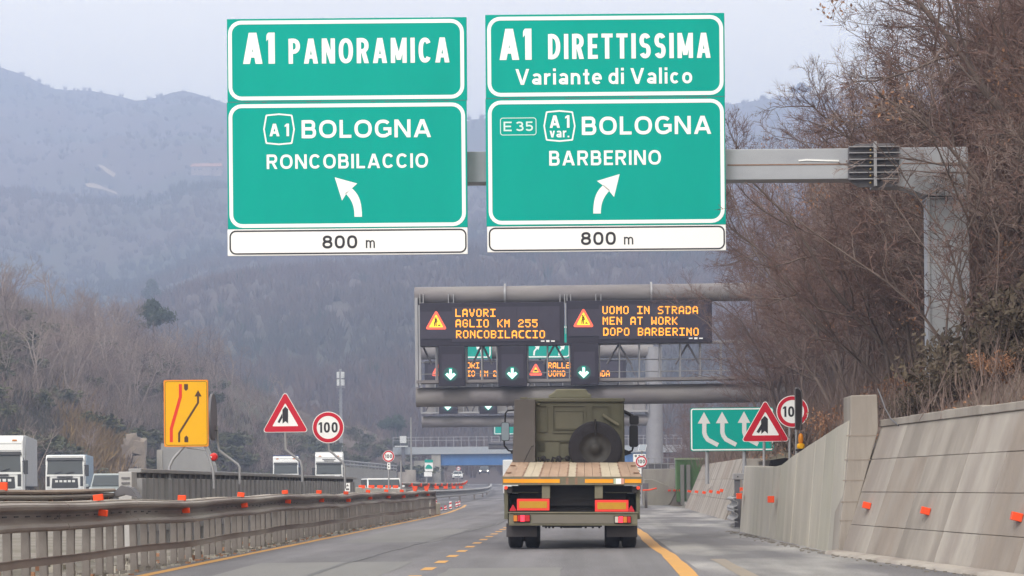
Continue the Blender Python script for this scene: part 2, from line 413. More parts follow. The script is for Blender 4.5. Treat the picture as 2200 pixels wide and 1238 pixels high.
def road_wear(m):
    """wheel-polished bands along the lanes and fine aggregate grain"""
    t = m.node_tree; b = t.nodes['Principled BSDF']; src = b.inputs['Base Color'].links[0].from_socket
    x = t.nodes.new('ShaderNodeTexCoord')
    for sc, lo, hi, det, s0 in (((.95, .010, 1), .74, 1.10, 3, 1.0), ((1, 1, 1), .78, 1.22, 2, 38.0), ((.25, .05, 1), .86, 1.10, 4, 1.0)):
        mp_ = t.nodes.new('ShaderNodeMapping'); mp_.inputs['Scale'].default_value = sc; t.links.new(x.outputs['Object'], mp_.inputs['Vector'])
        n = t.nodes.new('ShaderNodeTexNoise'); n.inputs['Scale'].default_value = s0; n.inputs['Detail'].default_value = det; t.links.new(mp_.outputs[0], n.inputs['Vector'])
        r = t.nodes.new('ShaderNodeMapRange'); r.inputs['From Min'].default_value = .35; r.inputs['From Max'].default_value = .65; r.inputs['To Min'].default_value = lo; r.inputs['To Max'].default_value = hi
        t.links.new(n.outputs['Fac'], r.inputs['Value'])
        v = t.nodes.new('ShaderNodeVectorMath'); v.operation = 'SCALE'; t.links.new(src, v.inputs[0]); t.links.new(r.outputs[0], v.inputs['Scale']); src = v.outputs[0]
    t.links.new(src, b.inputs['Base Color'])
road_wear(K['asphalt']); road_wear(K['shoulder'])
# ------------------------------------------------------------------ the setting
from mathutils import noise as mnoise
def fbm(x, y, z=0.0, o=4):
    return mnoise.fractal(Vector((x, y, z)), 1.0, 2.0, o)
def interp(x, pts):
    xs = [p[0] for p in pts]; ys = [p[1] for p in pts]
    return float(np.interp(x, xs, ys))

mb = MB()
gx = [-1500, -600, -200, -80, -40, -20, 0, 20, 60, 200, 600, 1500]; gy = [-40, 0, 60, 150, 300, 480, 700, 1200, 2000, 3400]
mb.grid([[(x, y, -0.06) for x in gx] for y in gy])
setp(mb.build('ground', K['gravel']), kind='structure')

YS = [-15, 0, 20, 40, 60, 85] + list(range(100, 640, 20))
def band(name, m, xl, xr, dz, Ys=YS, kind='structure', nx=2):
    b = MB(); P = []
    for Y in Ys:
        l, r = xl(Y), xr(Y)
        P.append([(l + (r-l)*i/(nx-1), Y, road_z(Y) + dz) for i in range(nx)])
    b.grid(P)
    return setp(b.build(name, m), kind=kind)
LEFT = [(-20, -6.25), (85, -6.25), (110, -7.4), (142, -9.5), (250, -14), (640, -14)]
RIGHT = [(-20, 8.5), (26, 6.0), (54, 4.9), (115, 5.2), (640, 7.5)]
band('road', K['asphalt'], lambda Y: road_x(Y) + interp(Y, LEFT), lambda Y: road_x(Y) + 1.55, 0.0)
band('shoulder', K['shoulder'], lambda Y: road_x(Y) + 1.55, lambda Y: road_x(Y) + interp(Y, RIGHT), 0.0)
OPP = [(0, -28), (60, -28.5), (120, -30), (200, -28.5), (300, -29), (450, -39), (640, -60)]
def opx(Y): return interp(Y, OPP)
band('opposite_road', K['asphalt'], lambda Y: opx(Y) - 7.6, lambda Y: opx(Y) + 7.0, -0.03, list(range(20, 640, 20)))

# painted lines
def line(name, m, pts, wd, dz=0.004, wob=0.0, seed=1):
    rg = random.Random(seed); b = MB(); P = []
    for i, (x, y) in enumerate(pts):
        j = rg.uniform(-wob, wob); q = rg.uniform(-wob, wob)*.5
        P.append([(x - wd/2 + j + q, y, road_z(y) + dz), (x + wd/2 + j - q, y, road_z(y) + dz)])
    b.grid(P)
    return setp(b.build(name, m), kind='structure')
line('left_edge_line', K['yellow_line'], [(-5.98 + interp(y, [(0,0),(85,0),(100,-.25),(125,-1.0),(145,-1.9)]), y) for y in np.arange(14, 146, 3.0)], .17, .004, .025, 3)
line('right_edge_line', K['yellow_line'], [(1.36 + road_x(y) + .03*sin(y*.4), y) for y in np.arange(14, 200, 1.5)], .24, .004, .014, 5)
line('worn_edge_line', K['faded_line'], [(2.05 + interp(y, [(14,.1),(40,0),(60,-.1)]), y) for y in np.arange(14, 36, 2.0)], .22, .004, .02, 8)
b = MB()
for k in range(26):
    y = 30.4 + 2.82*k - 2.82*5
    x = -2.22 + road_x(y)
    b.grid([[(x-.085, y, .004+road_z(y)), (x+.085, y, .004+road_z(y))], [(x-.085, y+1.05, .004+road_z(y)), (x+.085, y+1.05, .004+road_z(y))]])
setp(b.build('lane_dashes', K['yellow_line']), kind='structure')
rg = random.Random(11)
seam = []
for (u, v) in ((640, 1244), (740, 1212), (840, 1184), (930, 1160), (985, 1147), (1030, 1135), (1062, 1128), (1100, 1110)):
    seam.append(G(u, v))
pts = []
for a_, b_ in zip(seam[:-1], seam[1:]):
    for t in range(6):
        p = a_.lerp(b_, t/6); pts.append((p.x + rg.uniform(-.035, .035), p.y))
b = MB(); b.grid([[(x-.03-rg.random()*.02, y, .006), (x+.03+rg.random()*.02, y, .006)] for x, y in pts])
setp(b.build('tar_seam', K['tar']), kind='structure')
b = MB()
for (x0, x1, y0, y1) in ((-1.9, -.3, 22, 31), (-5.2, -3.2, 46, 60), (-1.6, .8, 62, 90), (-5.0, -2.7, 21, 34)):
    b.grid([[(x0+rg.uniform(-.05,.05), y0+(y1-y0)*i/8, .003), (x1+rg.uniform(-.05,.05), y0+(y1-y0)*i/8, .003)] for i in range(9)])
setp(b.build('road_patches', K['patch']), kind='structure')
# white chevron marks where the carriageways divide
b = MB()
for (u0, u1, v) in ((925, 1010, 1073), (985, 1030, 1078), (940, 975, 1062), (1000, 1045, 1066)):
    p, q = G(u0, v), G(u1, v - 2)
    b.grid([[(p.x, p.y, road_z(p.y)+.005), (p.x, p.y+4, road_z(p.y)+.005)], [(q.x, q.y, road_z(q.y)+.005), (q.x, q.y+4, road_z(q.y)+.005)]])
setp(b.build('chevron_marks', K['white_line']), kind='structure')

# right bank
FOOT = [(10, 8.6), (26, 6.3), (37, 5.35), (54, 5.0), (60, 5.7), (112, 5.85), (122, 9.0), (200, 10.0), (300, 9.0), (400, 3)]
def bank_z(X, Y):
    d = X - interp(Y, FOOT)
    if d < 0: return -0.1
    base = interp(Y, [(10, 2.0), (37, 1.95), (54, 1.55), (60, 1.9), (112, 1.9), (122, .3), (400, .6)])
    s = interp(Y, [(10, .50), (60, .55), (120, .50), (300, .34)])
    z = base + s*d - 0.0035*max(0, d-14)**2
    z = max(z, base + .3*d*.3)
    return z + min(1, d/3)*(0.5*fbm(X*.12, Y*.12, 3) + .15*fbm(X*.6, Y*.6, 9))
b = MB()
P = []
for Y in np.concatenate([np.arange(12, 130, 2.5), np.arange(130, 420, 10)]):
    f = interp(Y, FOOT); P.append([(f + d, Y, bank_z(f + d, Y)) for d in (0.02, .5, 1, 1.7, 2.5, 3.5, 5, 7, 9, 12, 15, 19, 24, 30, 38, 48, 60)])
b.grid(P)
setp(b.build('right_bank', K['bank']), kind='structure')

# left bank: a scrubby spur that falls towards the bridge
LB_V = [(-250, 560), (0, 640), (120, 690), (250, 735), (430, 775), (560, 850), (700, 905), (800, 930), (900, 968), (960, 1010), (1010, 1040)]
LB_D = [(-250, 150), (0, 165), (300, 215), (550, 275), (800, 335), (1010, 400)]
def left_bank(u, t):
    Df = interp(u, LB_D); D = Df + 150*t
    top = W(u, interp(u, LB_V), Df + 150)
    s = t*t*(3-2*t)
    z = -0.05 + (top.z + .05)*(0.62*t + 0.38*s)
    X = (u - VU)*D/FPX
    e = min(1, t*4)*min(1, max(0.15, top.z/6))
    return Vector((X, D, z + e*(1.5*fbm(X*.05, D*.05, 1) + .5*fbm(X*.2, D*.2, 7))))
b = MB(); P = []
for u in range(-250, 1011, 20):
    r = [left_bank(u, t/22.0) for t in range(23)]
    last = r[-1]
    for k in range(1, 7): r.append(Vector((last.x*(1+k*.12), last.y*(1+k*.12), last.z - k*k*1.0*min(1, last.z/12))))
    P.append(r)
b.grid(P)
setp(b.build('left_bank', K['bank_l']), kind='structure')

# hills
RIDGE = [(-500, 70), (-200, 95), (0, 150), (60, 172), (130, 197), (300, 222), (400, 203), (440, 206), (490, 222), (620, 246), (760, 268), (1020, 268), (1300, 246), (1500, 232), (1560, 224), (1700, 205), (1800, 212), (2000, 190), (2500, 150), (3000, 140)]
MIDV = [(-500, 800), (0, 735), (300, 715), (450, 655), (600, 622), (800, 604), (1000, 570), (1300, 560), (1600, 560), (2000, 520), (3000, 500)]
def hill(u, D):
    vr, vm = interp(u, RIDGE), interp(u, MIDV)
    Ds = [430, 620, 900, 1060, 1500, 2100, 2600, 3000]
    vs = [1047, vm + (1047-vm)*.45, vm, vm - 4, vm + (vr-vm)*.42, vm + (vr-vm)*.78, vr, vr + 90]
    v = float(np.interp(D, Ds, vs)) 
    X = (u - VU)*D/FPX
    z = EYE + (VV - v + SR*-(u-VU))*D/FPX
    e = interp(D, [(430, 0), (600, 1), (900, .7), (1500, 1), (2300, 1), (2600, .25), (3000, 1)])
    return Vector((X, D, z + e*(D*.015)*(fbm(X*.004, D*.004, 2, 3) + .35*fbm(X*.02, D*.02, 5, 3))))
b = MB(); P = []
for u in range(-500, 3001, 25):
    P.append([hill(u, D) for D in list(range(430, 1100, 22)) + list(range(1100, 3001, 50))])
b.grid(P)
setp(b.build('hills', K['hill']), kind='structure')

# ------------------------------------------------------------------ concrete walls on the right
def panel_wall(name, base, top, thick, nu, nv, mats, label, cat, seed, wts=None, pattern=None, gap=.005):
    """leaning wall from base[0]..base[1] to top[0]..top[1], cast in panels with open joints"""
    rg = random.Random(seed)
    b0, b1 = Vector(base[0]), Vector(base[1]); t0, t1 = Vector(top[0]), Vector(top[1])
    root = empty(name, b0, label, cat)
    def pt(u, v): return (b0.lerp(b1, u)).lerp(t0.lerp(t1, u), v) - b0
    nrm = (pt(1,0)-pt(0,0)).cross(pt(0,1)-pt(0,0)).normalized()
    if nrm.x > 0: nrm = -nrm
    back = MB(); q = [pt(0,0), pt(1,0), pt(1,1), pt(0,1)]
    back.hexa([q[0]-nrm*.03, q[1]-nrm*.03, q[1]-nrm*thick, q[0]-nrm*thick, q[3]-nrm*.03, q[2]-nrm*.03, q[2]-nrm*thick, q[3]-nrm*thick])
    back.build('core', K['joint'], root)
    mb = MB(); ln = (b1-b0).length
    us = [0.0]
    for i in range(1, nu): us.append((i + rg.uniform(-.18, .18))/nu)
    us.append(1.0)
    for i in range(nu):
        mi = pattern[i % len(pattern)] if pattern else rg.choices(range(len(mats)), wts or [1]*len(mats))[0]
        for j in range(nv):
            mb.m = mi if rg.random() < .85 else rg.randrange(len(mats))
            g = gap/ln; u0, u1 = us[i] + g*(i > 0), us[i+1] - g*(i < nu-1)
            v0, v1 = j/nv + (.0013 if j else 0), (j+1)/nv - (.0013 if j < nv-1 else 0)
            dd = rg.uniform(0, .006)
            c = [pt(u0,v0), pt(u1,v0), pt(u1,v1), pt(u0,v1)]
            mb.hexa([c[0]+nrm*dd, c[1]+nrm*dd, c[1]-nrm*.06, c[0]-nrm*.06, c[3]+nrm*dd, c[2]+nrm*dd, c[2]-nrm*.06, c[3]-nrm*.06])
    mb.build('panels', mats, root, bevel=.006, segs=1)
    return root, pt, nrm
def reflector(parent, p, w_, h_, d_, ry=0.0, rz=0.0):
    M = Matrix.Translation(p) @ Matrix.Rotation(rz, 4, 'Z') @ Matrix.Rotation(ry, 4, 'Y')
    return MB().box(-w_/2, w_/2, -d_/2, d_/2, -h_/2, h_/2, M).build('reflector', K['orange'], parent, bevel=.006, segs=1)

# near leaning wall (Y 14..36)
nb0 = G(1802, 1190); nb1 = Vector((6.35, 14.0, 0.0)); nb0.z = nb1.z = -.05
LEAN = .72
r1, pt1, n1 = panel_wall('retaining_wall', (nb0, nb1), (nb0 + Vector((LEAN, 0, 2.14)), nb1 + Vector((LEAN, 0, 2.14))), .4, 11, 4,
    [K['concrete_b'], K['concrete_d'], K['concrete_c']], 'leaning concrete retaining wall of stained panels on the near right, three orange reflectors on it', 'retaining wall', 4, None, [1, 2, 0, 1, 2, 0, 1, 2, 0, 2, 1])
cap = MB(); 
for i in range(11):
    a_, b_ = pt1(i/11, 1), pt1((i+1)/11, 1)
    cap.hexa([a_+Vector((-.03,0,.004)), b_+Vector((-.03,0,.004)), b_+Vector((.42,0,.004)), a_+Vector((.42,0,.004)), a_+Vector((-.02,0,.12+.01*(i%3))), b_+Vector((-.02,0,.12+.01*(i%3))), b_+Vector((.42,0,.13)), a_+Vector((.42,0,.13))])
cap.build('coping', K['concrete_b'], r1, bevel=.01, segs=1)
curb = MB(); a_, b_ = pt1(0, 0), pt1(1, 0)
curb.hexa([a_+Vector((-.28,0,.0)), b_+Vector((-.28,0,.0)), b_+Vector((-.02,0,0)), a_+Vector((-.02,0,0)), a_+Vector((-.22,0,.10)), b_+Vector((-.22,0,.10)), b_+Vector((.0,0,.12)), a_+Vector((.0,0,.12))])
curb.build('footing', K['concrete_d'], r1, bevel=.02)
def on_wall(u, v, pt, nrm, root):
    """where the sight line through (u, v) meets the wall face"""
    o_ = Vector((0, 0, EYE)); d_ = W(u, v, 1.0) - o_; p0 = pt(0, 0) + root.location
    t = (p0 - o_).dot(nrm)/d_.dot(nrm)
    return o_ + d_*t - root.location
wang = math.atan2((nb1-nb0).x, -(nb1-nb0).y)
for (u, v) in ((1868, 1088), (1995, 1100), (2192, 1113)):
    p = on_wall(u, v, pt1, n1, r1) + n1*.05
    reflector(r1, p, .13, .105, .22, radians(14), -wang)

# stepped end block between the two walls
rb = empty('wall_end_block', G(1800, 1190) - Vector((0, .06, 0)), 'tall grey concrete end block with cracked steps at the left end of the leaning wall', 'concrete block')
p0 = rb.location.copy()
mb = MB()
pf = [W(1800, 1192, p0.y), W(1812, 1192, p0.y), W(1886, 925, p0.y), W(1884, 848, p0.y), W(1826, 850, p0.y), W(1826, 920, p0.y), W(1822, 960, p0.y), W(1815, 1040, p0.y), W(1806, 1110, p0.y)]
mb.prism([(q.x - p0.x, q.z - p0.z) for q in pf], -.06, .9)
mb.build('block', K['concrete_b'], rb, bevel=.02)
mb = MB(); 
for v in (938, 990, 1034, 1080, 1120):
    q = W(1812, v, p0.y) - p0; mb.box(q.x + (1040-v)*.0006 - .02, q.x + .36 + (1040-v)*.0017, -.064, -.04, q.z, q.z + .02)
mb.build('crack', K['concrete_c'], rb)

# vertical board-marked wall (Y 36..54)
vb0 = G(1588, 1142); vb1 = G(1800, 1190)
rv = empty('board_marked_wall', (vb0.x, vb0.y, 0), 'pale board-marked concrete wall whose top slopes up to the right, beside the shoulder', 'concrete wall')
mb = MB(); jn = MB(); n_ = 13; LV = .085
tops = [(1588, 1001), (1640, 1003), (1692, 1003), (1730, 976), (1775, 944), (1822, 905), (1830, 902)]
def vtop(f):
    u = 1588 + (1800-1588)*f
    p = vb0.lerp(vb1, f)
    vv = interp(1588 + 237*f, tops)
    return EYE + (VV - vv - SR*(u+20-VU))*p.y/FPX
for i in range(n_):
    f0, f1 = i/n_, (i+1)/n_
    a_, c_ = vb0.lerp(vb1, f0) - rv.location, vb0.lerp(vb1, f1) - rv.location
    a_.z = c_.z = -.05; g = (c_-a_).normalized()*.012; o_ = Vector((random.Random(i*7).uniform(0, .012), 0, 0))
    T0, T1 = vtop(f0), vtop(f1)
    A, C = a_ + g + o_, c_ - g + o_
    mb.m = [0, 0, 1, 0, 0, 0, 1, 0, 0, 0, 0, 1, 0][i]
    mb.hexa([A, C, C + Vector((.45,0,0)), A + Vector((.45,0,0)), Vector((A.x+LV*T0,A.y,T0)), Vector((C.x+LV*T1,C.y,T1)), Vector((C.x+.45+LV*T1,C.y,T1)), Vector((A.x+.45+LV*T0,A.y,T0))])
    jn.hexa([a_ + Vector((.03,0,0)), c_ + Vector((.03,0,0)), c_ + Vector((.4,0,0)), a_ + Vector((.4,0,0)), Vector((a_.x+.03+LV*T0,a_.y,T0-.02)), Vector((c_.x+.03+LV*T1,c_.y,T1-.02)), Vector((c_.x+.4+LV*T1,c_.y,T1-.02)), Vector((a_.x+.4+LV*T0,a_.y,T0-.02))])
mb.build('boards', [K['concrete'], mat('cream_concrete', (.43,.41,.36), .9, c2=(.35,.33,.29), scale=1.2, amount=.9, stretch=(1,1,.25), c3=(.28,.26,.24), scale3=1, amount3=.4)], rv, bevel=.01, segs=1)
jn.build('core', K['joint'], rv)
pv = lambda u, v: vb0.lerp(vb1, u) + Vector((0, 0, v*1.6)) - rv.location
nv_ = (vb1-vb0).cross(Vector((0,0,1))).normalized(); nv_ = -nv_ if nv_.x > 0 else nv_
for (u, v) in ((1661, 1073), (1592, 1066)):
    reflector(rv, on_wall(u, v, pv, nv_, rv) + nv_*.05, .13, .14, .25)

# leaning wall beyond the gap (Y 70..112)
wb0 = G(1470, 1092); wb1 = G(1556, 1117); wb0.z = wb1.z = -.05
r2, pt2, n2 = panel_wall('retaining_wall', (wb0, wb1), (wb0 + Vector((.95, 0, 2.25)), wb1 + Vector((.75, 0, 2.1))), .5, 9, 3,
    [K['concrete_b'], K['concrete_c'], K['concrete_d']], 'far leaning retaining wall of dirty panels, row of small orange reflectors, before the green enclosure', 'retaining wall', 9)
for (u, v) in ((1484, 1057), (1500, 1058), (1517, 1060), (1532, 1058), (1549, 1060), (1556, 1056)):
    p = on_wall(u, v, pt2, n2, r2)
    reflector(r2, p + n2*.07, .2, .11, .3, radians(10))
mb = MB(); q = wb1 + Vector((.1, 0, 0)); t_ = pt2(1, 1)
mb.hexa([pt2(1,0)+Vector((0.05,-.3,0)), pt2(1,0)+Vector((.9,-.3,0)), pt2(1,0)+Vector((.9,0,0)), pt2(1,0)+Vector((.05,0,0)), t_+Vector((0.0,-.3,-.03)), t_+Vector((.8,-.3,-.03)), t_+Vector((.8,0,-.03)), t_+Vector((0,0,-.03))])
mb.build('end_slab', K['concrete_d'], r2, bevel=.02)

# low wing wall and fence wall in front of the far gantry column
wg = empty('wing_wall', G(1385, 1086), 'low pale concrete wing wall sloping down, right of the truck', 'concrete wall')
o_ = wg.location.copy(); Y = o_.y
pp = [W(1384, 1090, Y), W(1384, 1030, Y), W(1402, 1030, Y), W(1455, 1052, Y), W(1440, 1082, Y), W(1432, 1089, Y)]
mb = MB(); mb.prism([(p.x-o_.x, p.z-o_.z) for p in pp], 0, 1.2); mb.build('wall_slab', K['concrete'], wg, bevel=.03)
mb = MB()
pp = [W(1434, 1089, Y), W(1441, 1082, Y), W(1455, 1052, Y), W(1462, 1050, Y), W(1466, 1088, Y), W(1462, 1094, Y)]
mb.prism([(p.x-o_.x, p.z-o_.z) for p in pp], .05, 1.0); mb.build('end_slab', K['concrete_c'], wg, bevel=.02)
for u in (1438, 1449, 1458): reflector(wg, W(u, 1054, Y-.1) - o_, .16, .11, .2)
fw = empty('fence_wall', W(1420, 1060, 132), 'grey concrete wall carrying a wire fence, behind the low wing wall', 'concrete wall'); fw.location.z = 0
o_ = fw.location.copy(); Y = 132
p, q = W(1378, 1008, Y), W(1450, 1060, Y)
MB().box(p.x-o_.x, q.x-o_.x, 0, .4, 0, p.z).build('wall_slab', K['concrete_d'], fw, bevel=.02)
mb = MB(); q2 = W(1445, 984, Y)
for i in range(6):
    x = p.x + (q.x-p.x)*i/5 - o_.x; mb.tube([(x, .2, p.z), (x, .2, q2.z)], .025, 5)
for z in (q2.z, p.z + .3, (p.z+q2.z)/2): mb.tube([(p.x-o_.x, .2, z), (q.x-o_.x, .2, z)], .015, 4)
mb.build('fence', K['galv'], fw)
MB().box(p.x-o_.x+.2, q.x-o_.x-.3, .6, .9, p.z+.02, p.z+.36).build('dark_panel', K['steel_dark'], fw)

gc = empty('green_enclosure', (W(1500, 1040, 128).x, 128, 0), 'green metal enclosure with two grey posts in front, behind the far leaning wall', 'enclosure')
o_ = gc.location.copy(); p, q = W(1453, 988, 128), W(1548, 1060, 128)
green = mat('green_sheet_metal', (.13,.26,.09), .6, c2=(.10,.2,.08), scale=2, amount=.8)
mb = MB().box(p.x-o_.x, q.x-o_.x, 0, 1.6, .2, p.z)
for i in range(12):
    x = p.x-o_.x + (q.x-p.x)*(i+.5)/12; mb.box(x-.03, x+.03, -.03, 0, .4, p.z-.15)
mb.build('sheet_wall', green, gc)
MB().box(p.x-o_.x-.05, q.x-o_.x+.05, -.08, 1.7, p.z+.003, p.z+.1).build('roof_edge', mat('pale_green_edge', (.42,.5,.33), .6), gc)
for u in (1466, 1479):
    x = W(u, 1000, 127.6).x - o_.x; MB().box(x-.11, x+.11, -.3, -.1, 0, p.z-.3).build('post', K['grey_wall'], gc, bevel=.01)

# wall beyond the opposite carriageway, with a double rail on top
lw = empty('roadside_wall', (W(810, 1040, 262).x, 262, 0), 'long grey concrete wall with two rails on top beyond the opposite carriageway', 'concrete wall')
o_ = lw.location.copy(); a_, c_ = W(690, 999, 226), W(852, 1012, 285)
mb = MB(); mb.hexa([(a_.x-o_.x, a_.y-o_.y, -.1), (c_.x-o_.x, c_.y-o_.y, -.1), (c_.x-o_.x-.5, c_.y-o_.y+.5, -.1), (a_.x-o_.x-.5, a_.y-o_.y+.5, -.1), (a_.x-o_.x, a_.y-o_.y, a_.z), (c_.x-o_.x, c_.y-o_.y, c_.z), (c_.x-o_.x-.5, c_.y-o_.y+.5, c_.z), (a_.x-o_.x-.5, a_.y-o_.y+.5, a_.z)])
mb.build('wall_slab', K['grey_wall'], lw)
mb = MB()
for dz in (.25, .65):
    mb.tube([a_-o_+Vector((0,0,dz)), c_-o_+Vector((0,0,dz))], .11, 6)
for i in range(22):
    p = a_.lerp(c_, i/21) - o_; mb.tube([p, p + Vector((0,0,.7))], .06, 5)
mb.build('railing', K['galv'], lw)
lw2 = empty('roadside_wall', (W(862, 1030, 292).x, 292, 0), 'short pale wall end right of the long grey wall with rails', 'concrete wall')
o_ = lw2.location.copy(); p, q = W(856, 1010, 292), W(893, 1040, 292)
MB().box(p.x-o_.x, q.x-o_.x, 0, 1, -.1, p.z).build('wall_slab', K['concrete_d'], lw2, bevel=.03)

cb = empty('concrete_abutment', (W(398, 1010, 235).x, 235, -.1), 'grey trapezoid concrete block on the left bank behind the yellow sign', 'concrete block')
o_ = cb.location.copy(); mb = MB()
pp = [W(340, 1032, 235), W(346, 953, 235), W(432, 953, 235), W(452, 1000, 235), W(456, 1032, 235)]
mb.prism([(p.x-o_.x, p.z-o_.z) for p in pp], 0, 4); mb.build('block', K['grey_wall'], cb, bevel=.05)
mb = MB().box(pp[0].x-o_.x-.1, pp[0].x-o_.x+.5, -.2, 0, 0, 5.6); mb.build('pilaster', K['concrete'], cb)
rk = empty('rock_outcrop', (W(288, 985, 232).x, 232, W(288, 990, 232).z), 'broken pale rock face on the left bank beside the grey block', 'rock')
rg = random.Random(5); mb = MB()
for i in range(14):
    c = Vector((rg.uniform(-.7, .9), rg.uniform(0, 1.6), rg.uniform(-.8, 2.2))); s_ = rg.uniform(.3, .7)
    mb.hexa([c + Vector((x*s_*rg.uniform(.6,1.2), y*s_*rg.uniform(.6,1.2), z*s_*rg.uniform(.7,1.5))) for x,y,z in ((-1,-1,-1),(1,-1,-1),(1,1,-1),(-1,1,-1),(-1,-1,1),(1,-1,1),(1,1,1),(-1,1,1))])
mb.build('rock_face', mat('pale_rock', (.30,.25,.205), .95, c2=(.17,.14,.125), scale=1, amount=.9, bump=.5), rk)
# ------------------------------------------------------------------ overhead sign gantry (Y 42)
class Face:
    """a thing whose front faces the road; l(u, v) gives its local (x, z)"""
    def __init__(s, u, v, Y): s.Y = Y; s.c = W(u, v, Y)
    def l(s, u, v):
        p = W(u, v, s.Y) - s.c; return (p.x, p.z)
    def px(s, n): return n*s.Y/FPX
    def rr(s, u0, v0, u1, v1, r, inset=0.0):
        x0, z1 = s.l(u0, (v0+v1)/2)[0], s.l((u0+u1)/2, v0)[1]; x1, z0 = s.l(u1, (v0+v1)/2)[0], s.l((u0+u1)/2, v1)[1]
        i = s.px(inset); return rrect(x0+i, x1-i, z0+i, z1-i, max(.002, s.px(r)-i))
    def text(s, mb, t, u0, v0, u1, v1, y, weight=.17, spacing=.16):
        x0, x1 = s.l(u0, (v0+v1)/2)[0], s.l(u1, (v0+v1)/2)[0]; m_ = (u0+u1)/2
        put_text(mb, t, x0, x1, s.l(m_, v1)[1], s.l(m_, v0)[1], y, weight, spacing)
    def poly(s, P): return [s.l(u, v) for u, v in P]

K['column'] = mat('column_steel', (.30,.30,.335), .6, .1, c2=(.24,.24,.27), scale=1.2, amount=.8)
GY = 42.0
gb = W(2034, 420, GY)
gan = empty('sign_gantry', (gb.x, GY, 0.0), 'grey steel cantilever gantry with ribbed splice plate carrying the two large green signs', 'sign gantry')
go = gan.location.copy()
def gl(u, v): p = W(u, v, GY) - go; return p
MB().box(gl(560, 360).x, gl(1876, 350).x, .05, .55, gl(1700, 385).z, gl(1700, 319).z).build('beam', K['beam'], gan, bevel=.012)
a_ = gl(1876, 350); c_ = gl(2080, 350)
mb = MB(); zt = gl(1980, 316).z
mb.prism([(a_.x+.002, zt), (c_.x, zt), (c_.x, gl(2034, 421).z), (gl(1990, 0).x, gl(1990, 421).z), (gl(1935, 0).x, gl(1935, 400).z), (a_.x+.002, gl(1900, 400).z)], .03, .57)
mb.build('knee_arm', K['beam'], gan, bevel=.012)
mb = MB(); x0, x1 = gl(1990, 0).x, gl(2079, 0).x; zc = gl(2034, 423).z
mb.box(x0, x1, .04, .56, -.3, zc); mb.build('column', K['beam'], gan, bevel=.012)
mb = MB().box(x0-.03, x1+.03, 0, .6, zc-.03, zc-.005); mb.box(x0-.02, x0+.03, -.02, .03, .3, zc-.04)
mb.build('column_flange', K['galv'], gan)
mb = MB(); z = gl(1700, 353).z
mb.box(gl(1560, 0).x, gl(1822, 0).x, .040, .052, z-.012, z+.012); mb.box(gl(1935, 0).x, gl(2078, 0).x, .018, .032, z-.008, z+.008)
mb.build('rust_seam', K['rust'], gan)
mb = MB().prism(strip([(gl(1713,0).x, gl(0,352).z-.07), (gl(1730,0).x, gl(0,351).z-.065), (gl(1765,0).x, gl(0,352).z-.07), (gl(1800,0).x, gl(0,353).z-.07)], .03), .030, .045)
mb.build('pale_streak', K['white'], gan)
sp = MB()
pp = [gl(1822, 318), gl(1840, 310), gl(1915, 308), gl(1932, 315), gl(1932, 390), gl(1918, 402), gl(1845, 403), gl(1822, 388)]
sp.prism([(p.x, p.z) for p in pp], -.02, .028)
sp_o = sp.build('splice_plate', K['steel_dark'], gan, bevel=.005, segs=1)
rb_ = MB()
for v in (318, 331, 345, 359, 373, 387):
    p, q = gl(1823, v), gl(1931, v-1); rb_.box(p.x, q.x, -.15, -.021, p.z-.009, p.z+.009)
p = gl(1875, 0); rb_.box(p.x-.03, p.x+.03, -.17, -.16, gl(1875, 402).z, gl(1875, 307).z); rb_.box(p.x-.018, p.x+.018, -.16, -.02, gl(1875, 402).z, gl(1875, 307).z)
rb_.build('stiffener', K['galv'], sp_o)
bo = MB()
for v in (325, 338, 352, 366, 380, 395):
    p = gl(1868, v); bo.lathe([(-.16, 0), (-.16, .02), (-.1, .02), (-.1, 0)], (p.x, 0, p.z), 'Y', 6)
bo.build('bolts', mat('brass_bolts', (.35,.24,.08), .5, .5), sp_o)

def big_sign(label, u0, u1, tl, parts):
    Y = 41.55
    F = Face((u0+u1)/2, tl, Y)
    root = empty('overhead_sign', F.c, label, 'road sign', 'green overhead direction signs')
    parts(F, root)
    mb = MB(); z = F.l((u0+u1)/2, 217.7 if u0 < 800 else 209.7)[1]; xa, xb = F.l(u0+4, 217)[0], F.l(u1-4, 217)[0]
    mb.box(xa, xb, -.002, .0, z-.004, z+.004)
    for f, n in ((.07, .02), (.14, .02), (.33, .06), (.6, .02), (.66, .02), (.84, .015), (.91, .02)): mb.box(xa+(xb-xa)*f, xa+(xb-xa)*(f+n), -.003, .0, z-.012, z-.002)
    mb.build('seam', K['steel_dark'], root)
    mb = MB()
    for f in (1/3, 2/3):
        x = xa + (xb-xa)*f
        for v0, v1 in (((47, 211) if u0 < 800 else (39, 202)), ((227, 484) if u0 < 800 else (219, 477))): pass
    mb = MB()
    for f in (.2, .5, .8):
        x = F.l(u0 + (u1-u0)*f, 0)[0]; mb.box(x-.04, x+.04, .062, .14, F.l(0, 540)[1], F.l(0, 60)[1])
    mb2 = MB()
    for f in (.2, .8):
        x = F.l(u0 + (u1-u0)*f, 0)[0]; zz = F.l(745, 357)[1]; mb2.box(x-.08, x+.08, .14, .5, zz-.42, zz-.36)
    mb.build('rear_stiffener', K['sign_back'], root); mb2.build('bracket', K['sign_back'], root)
    return root
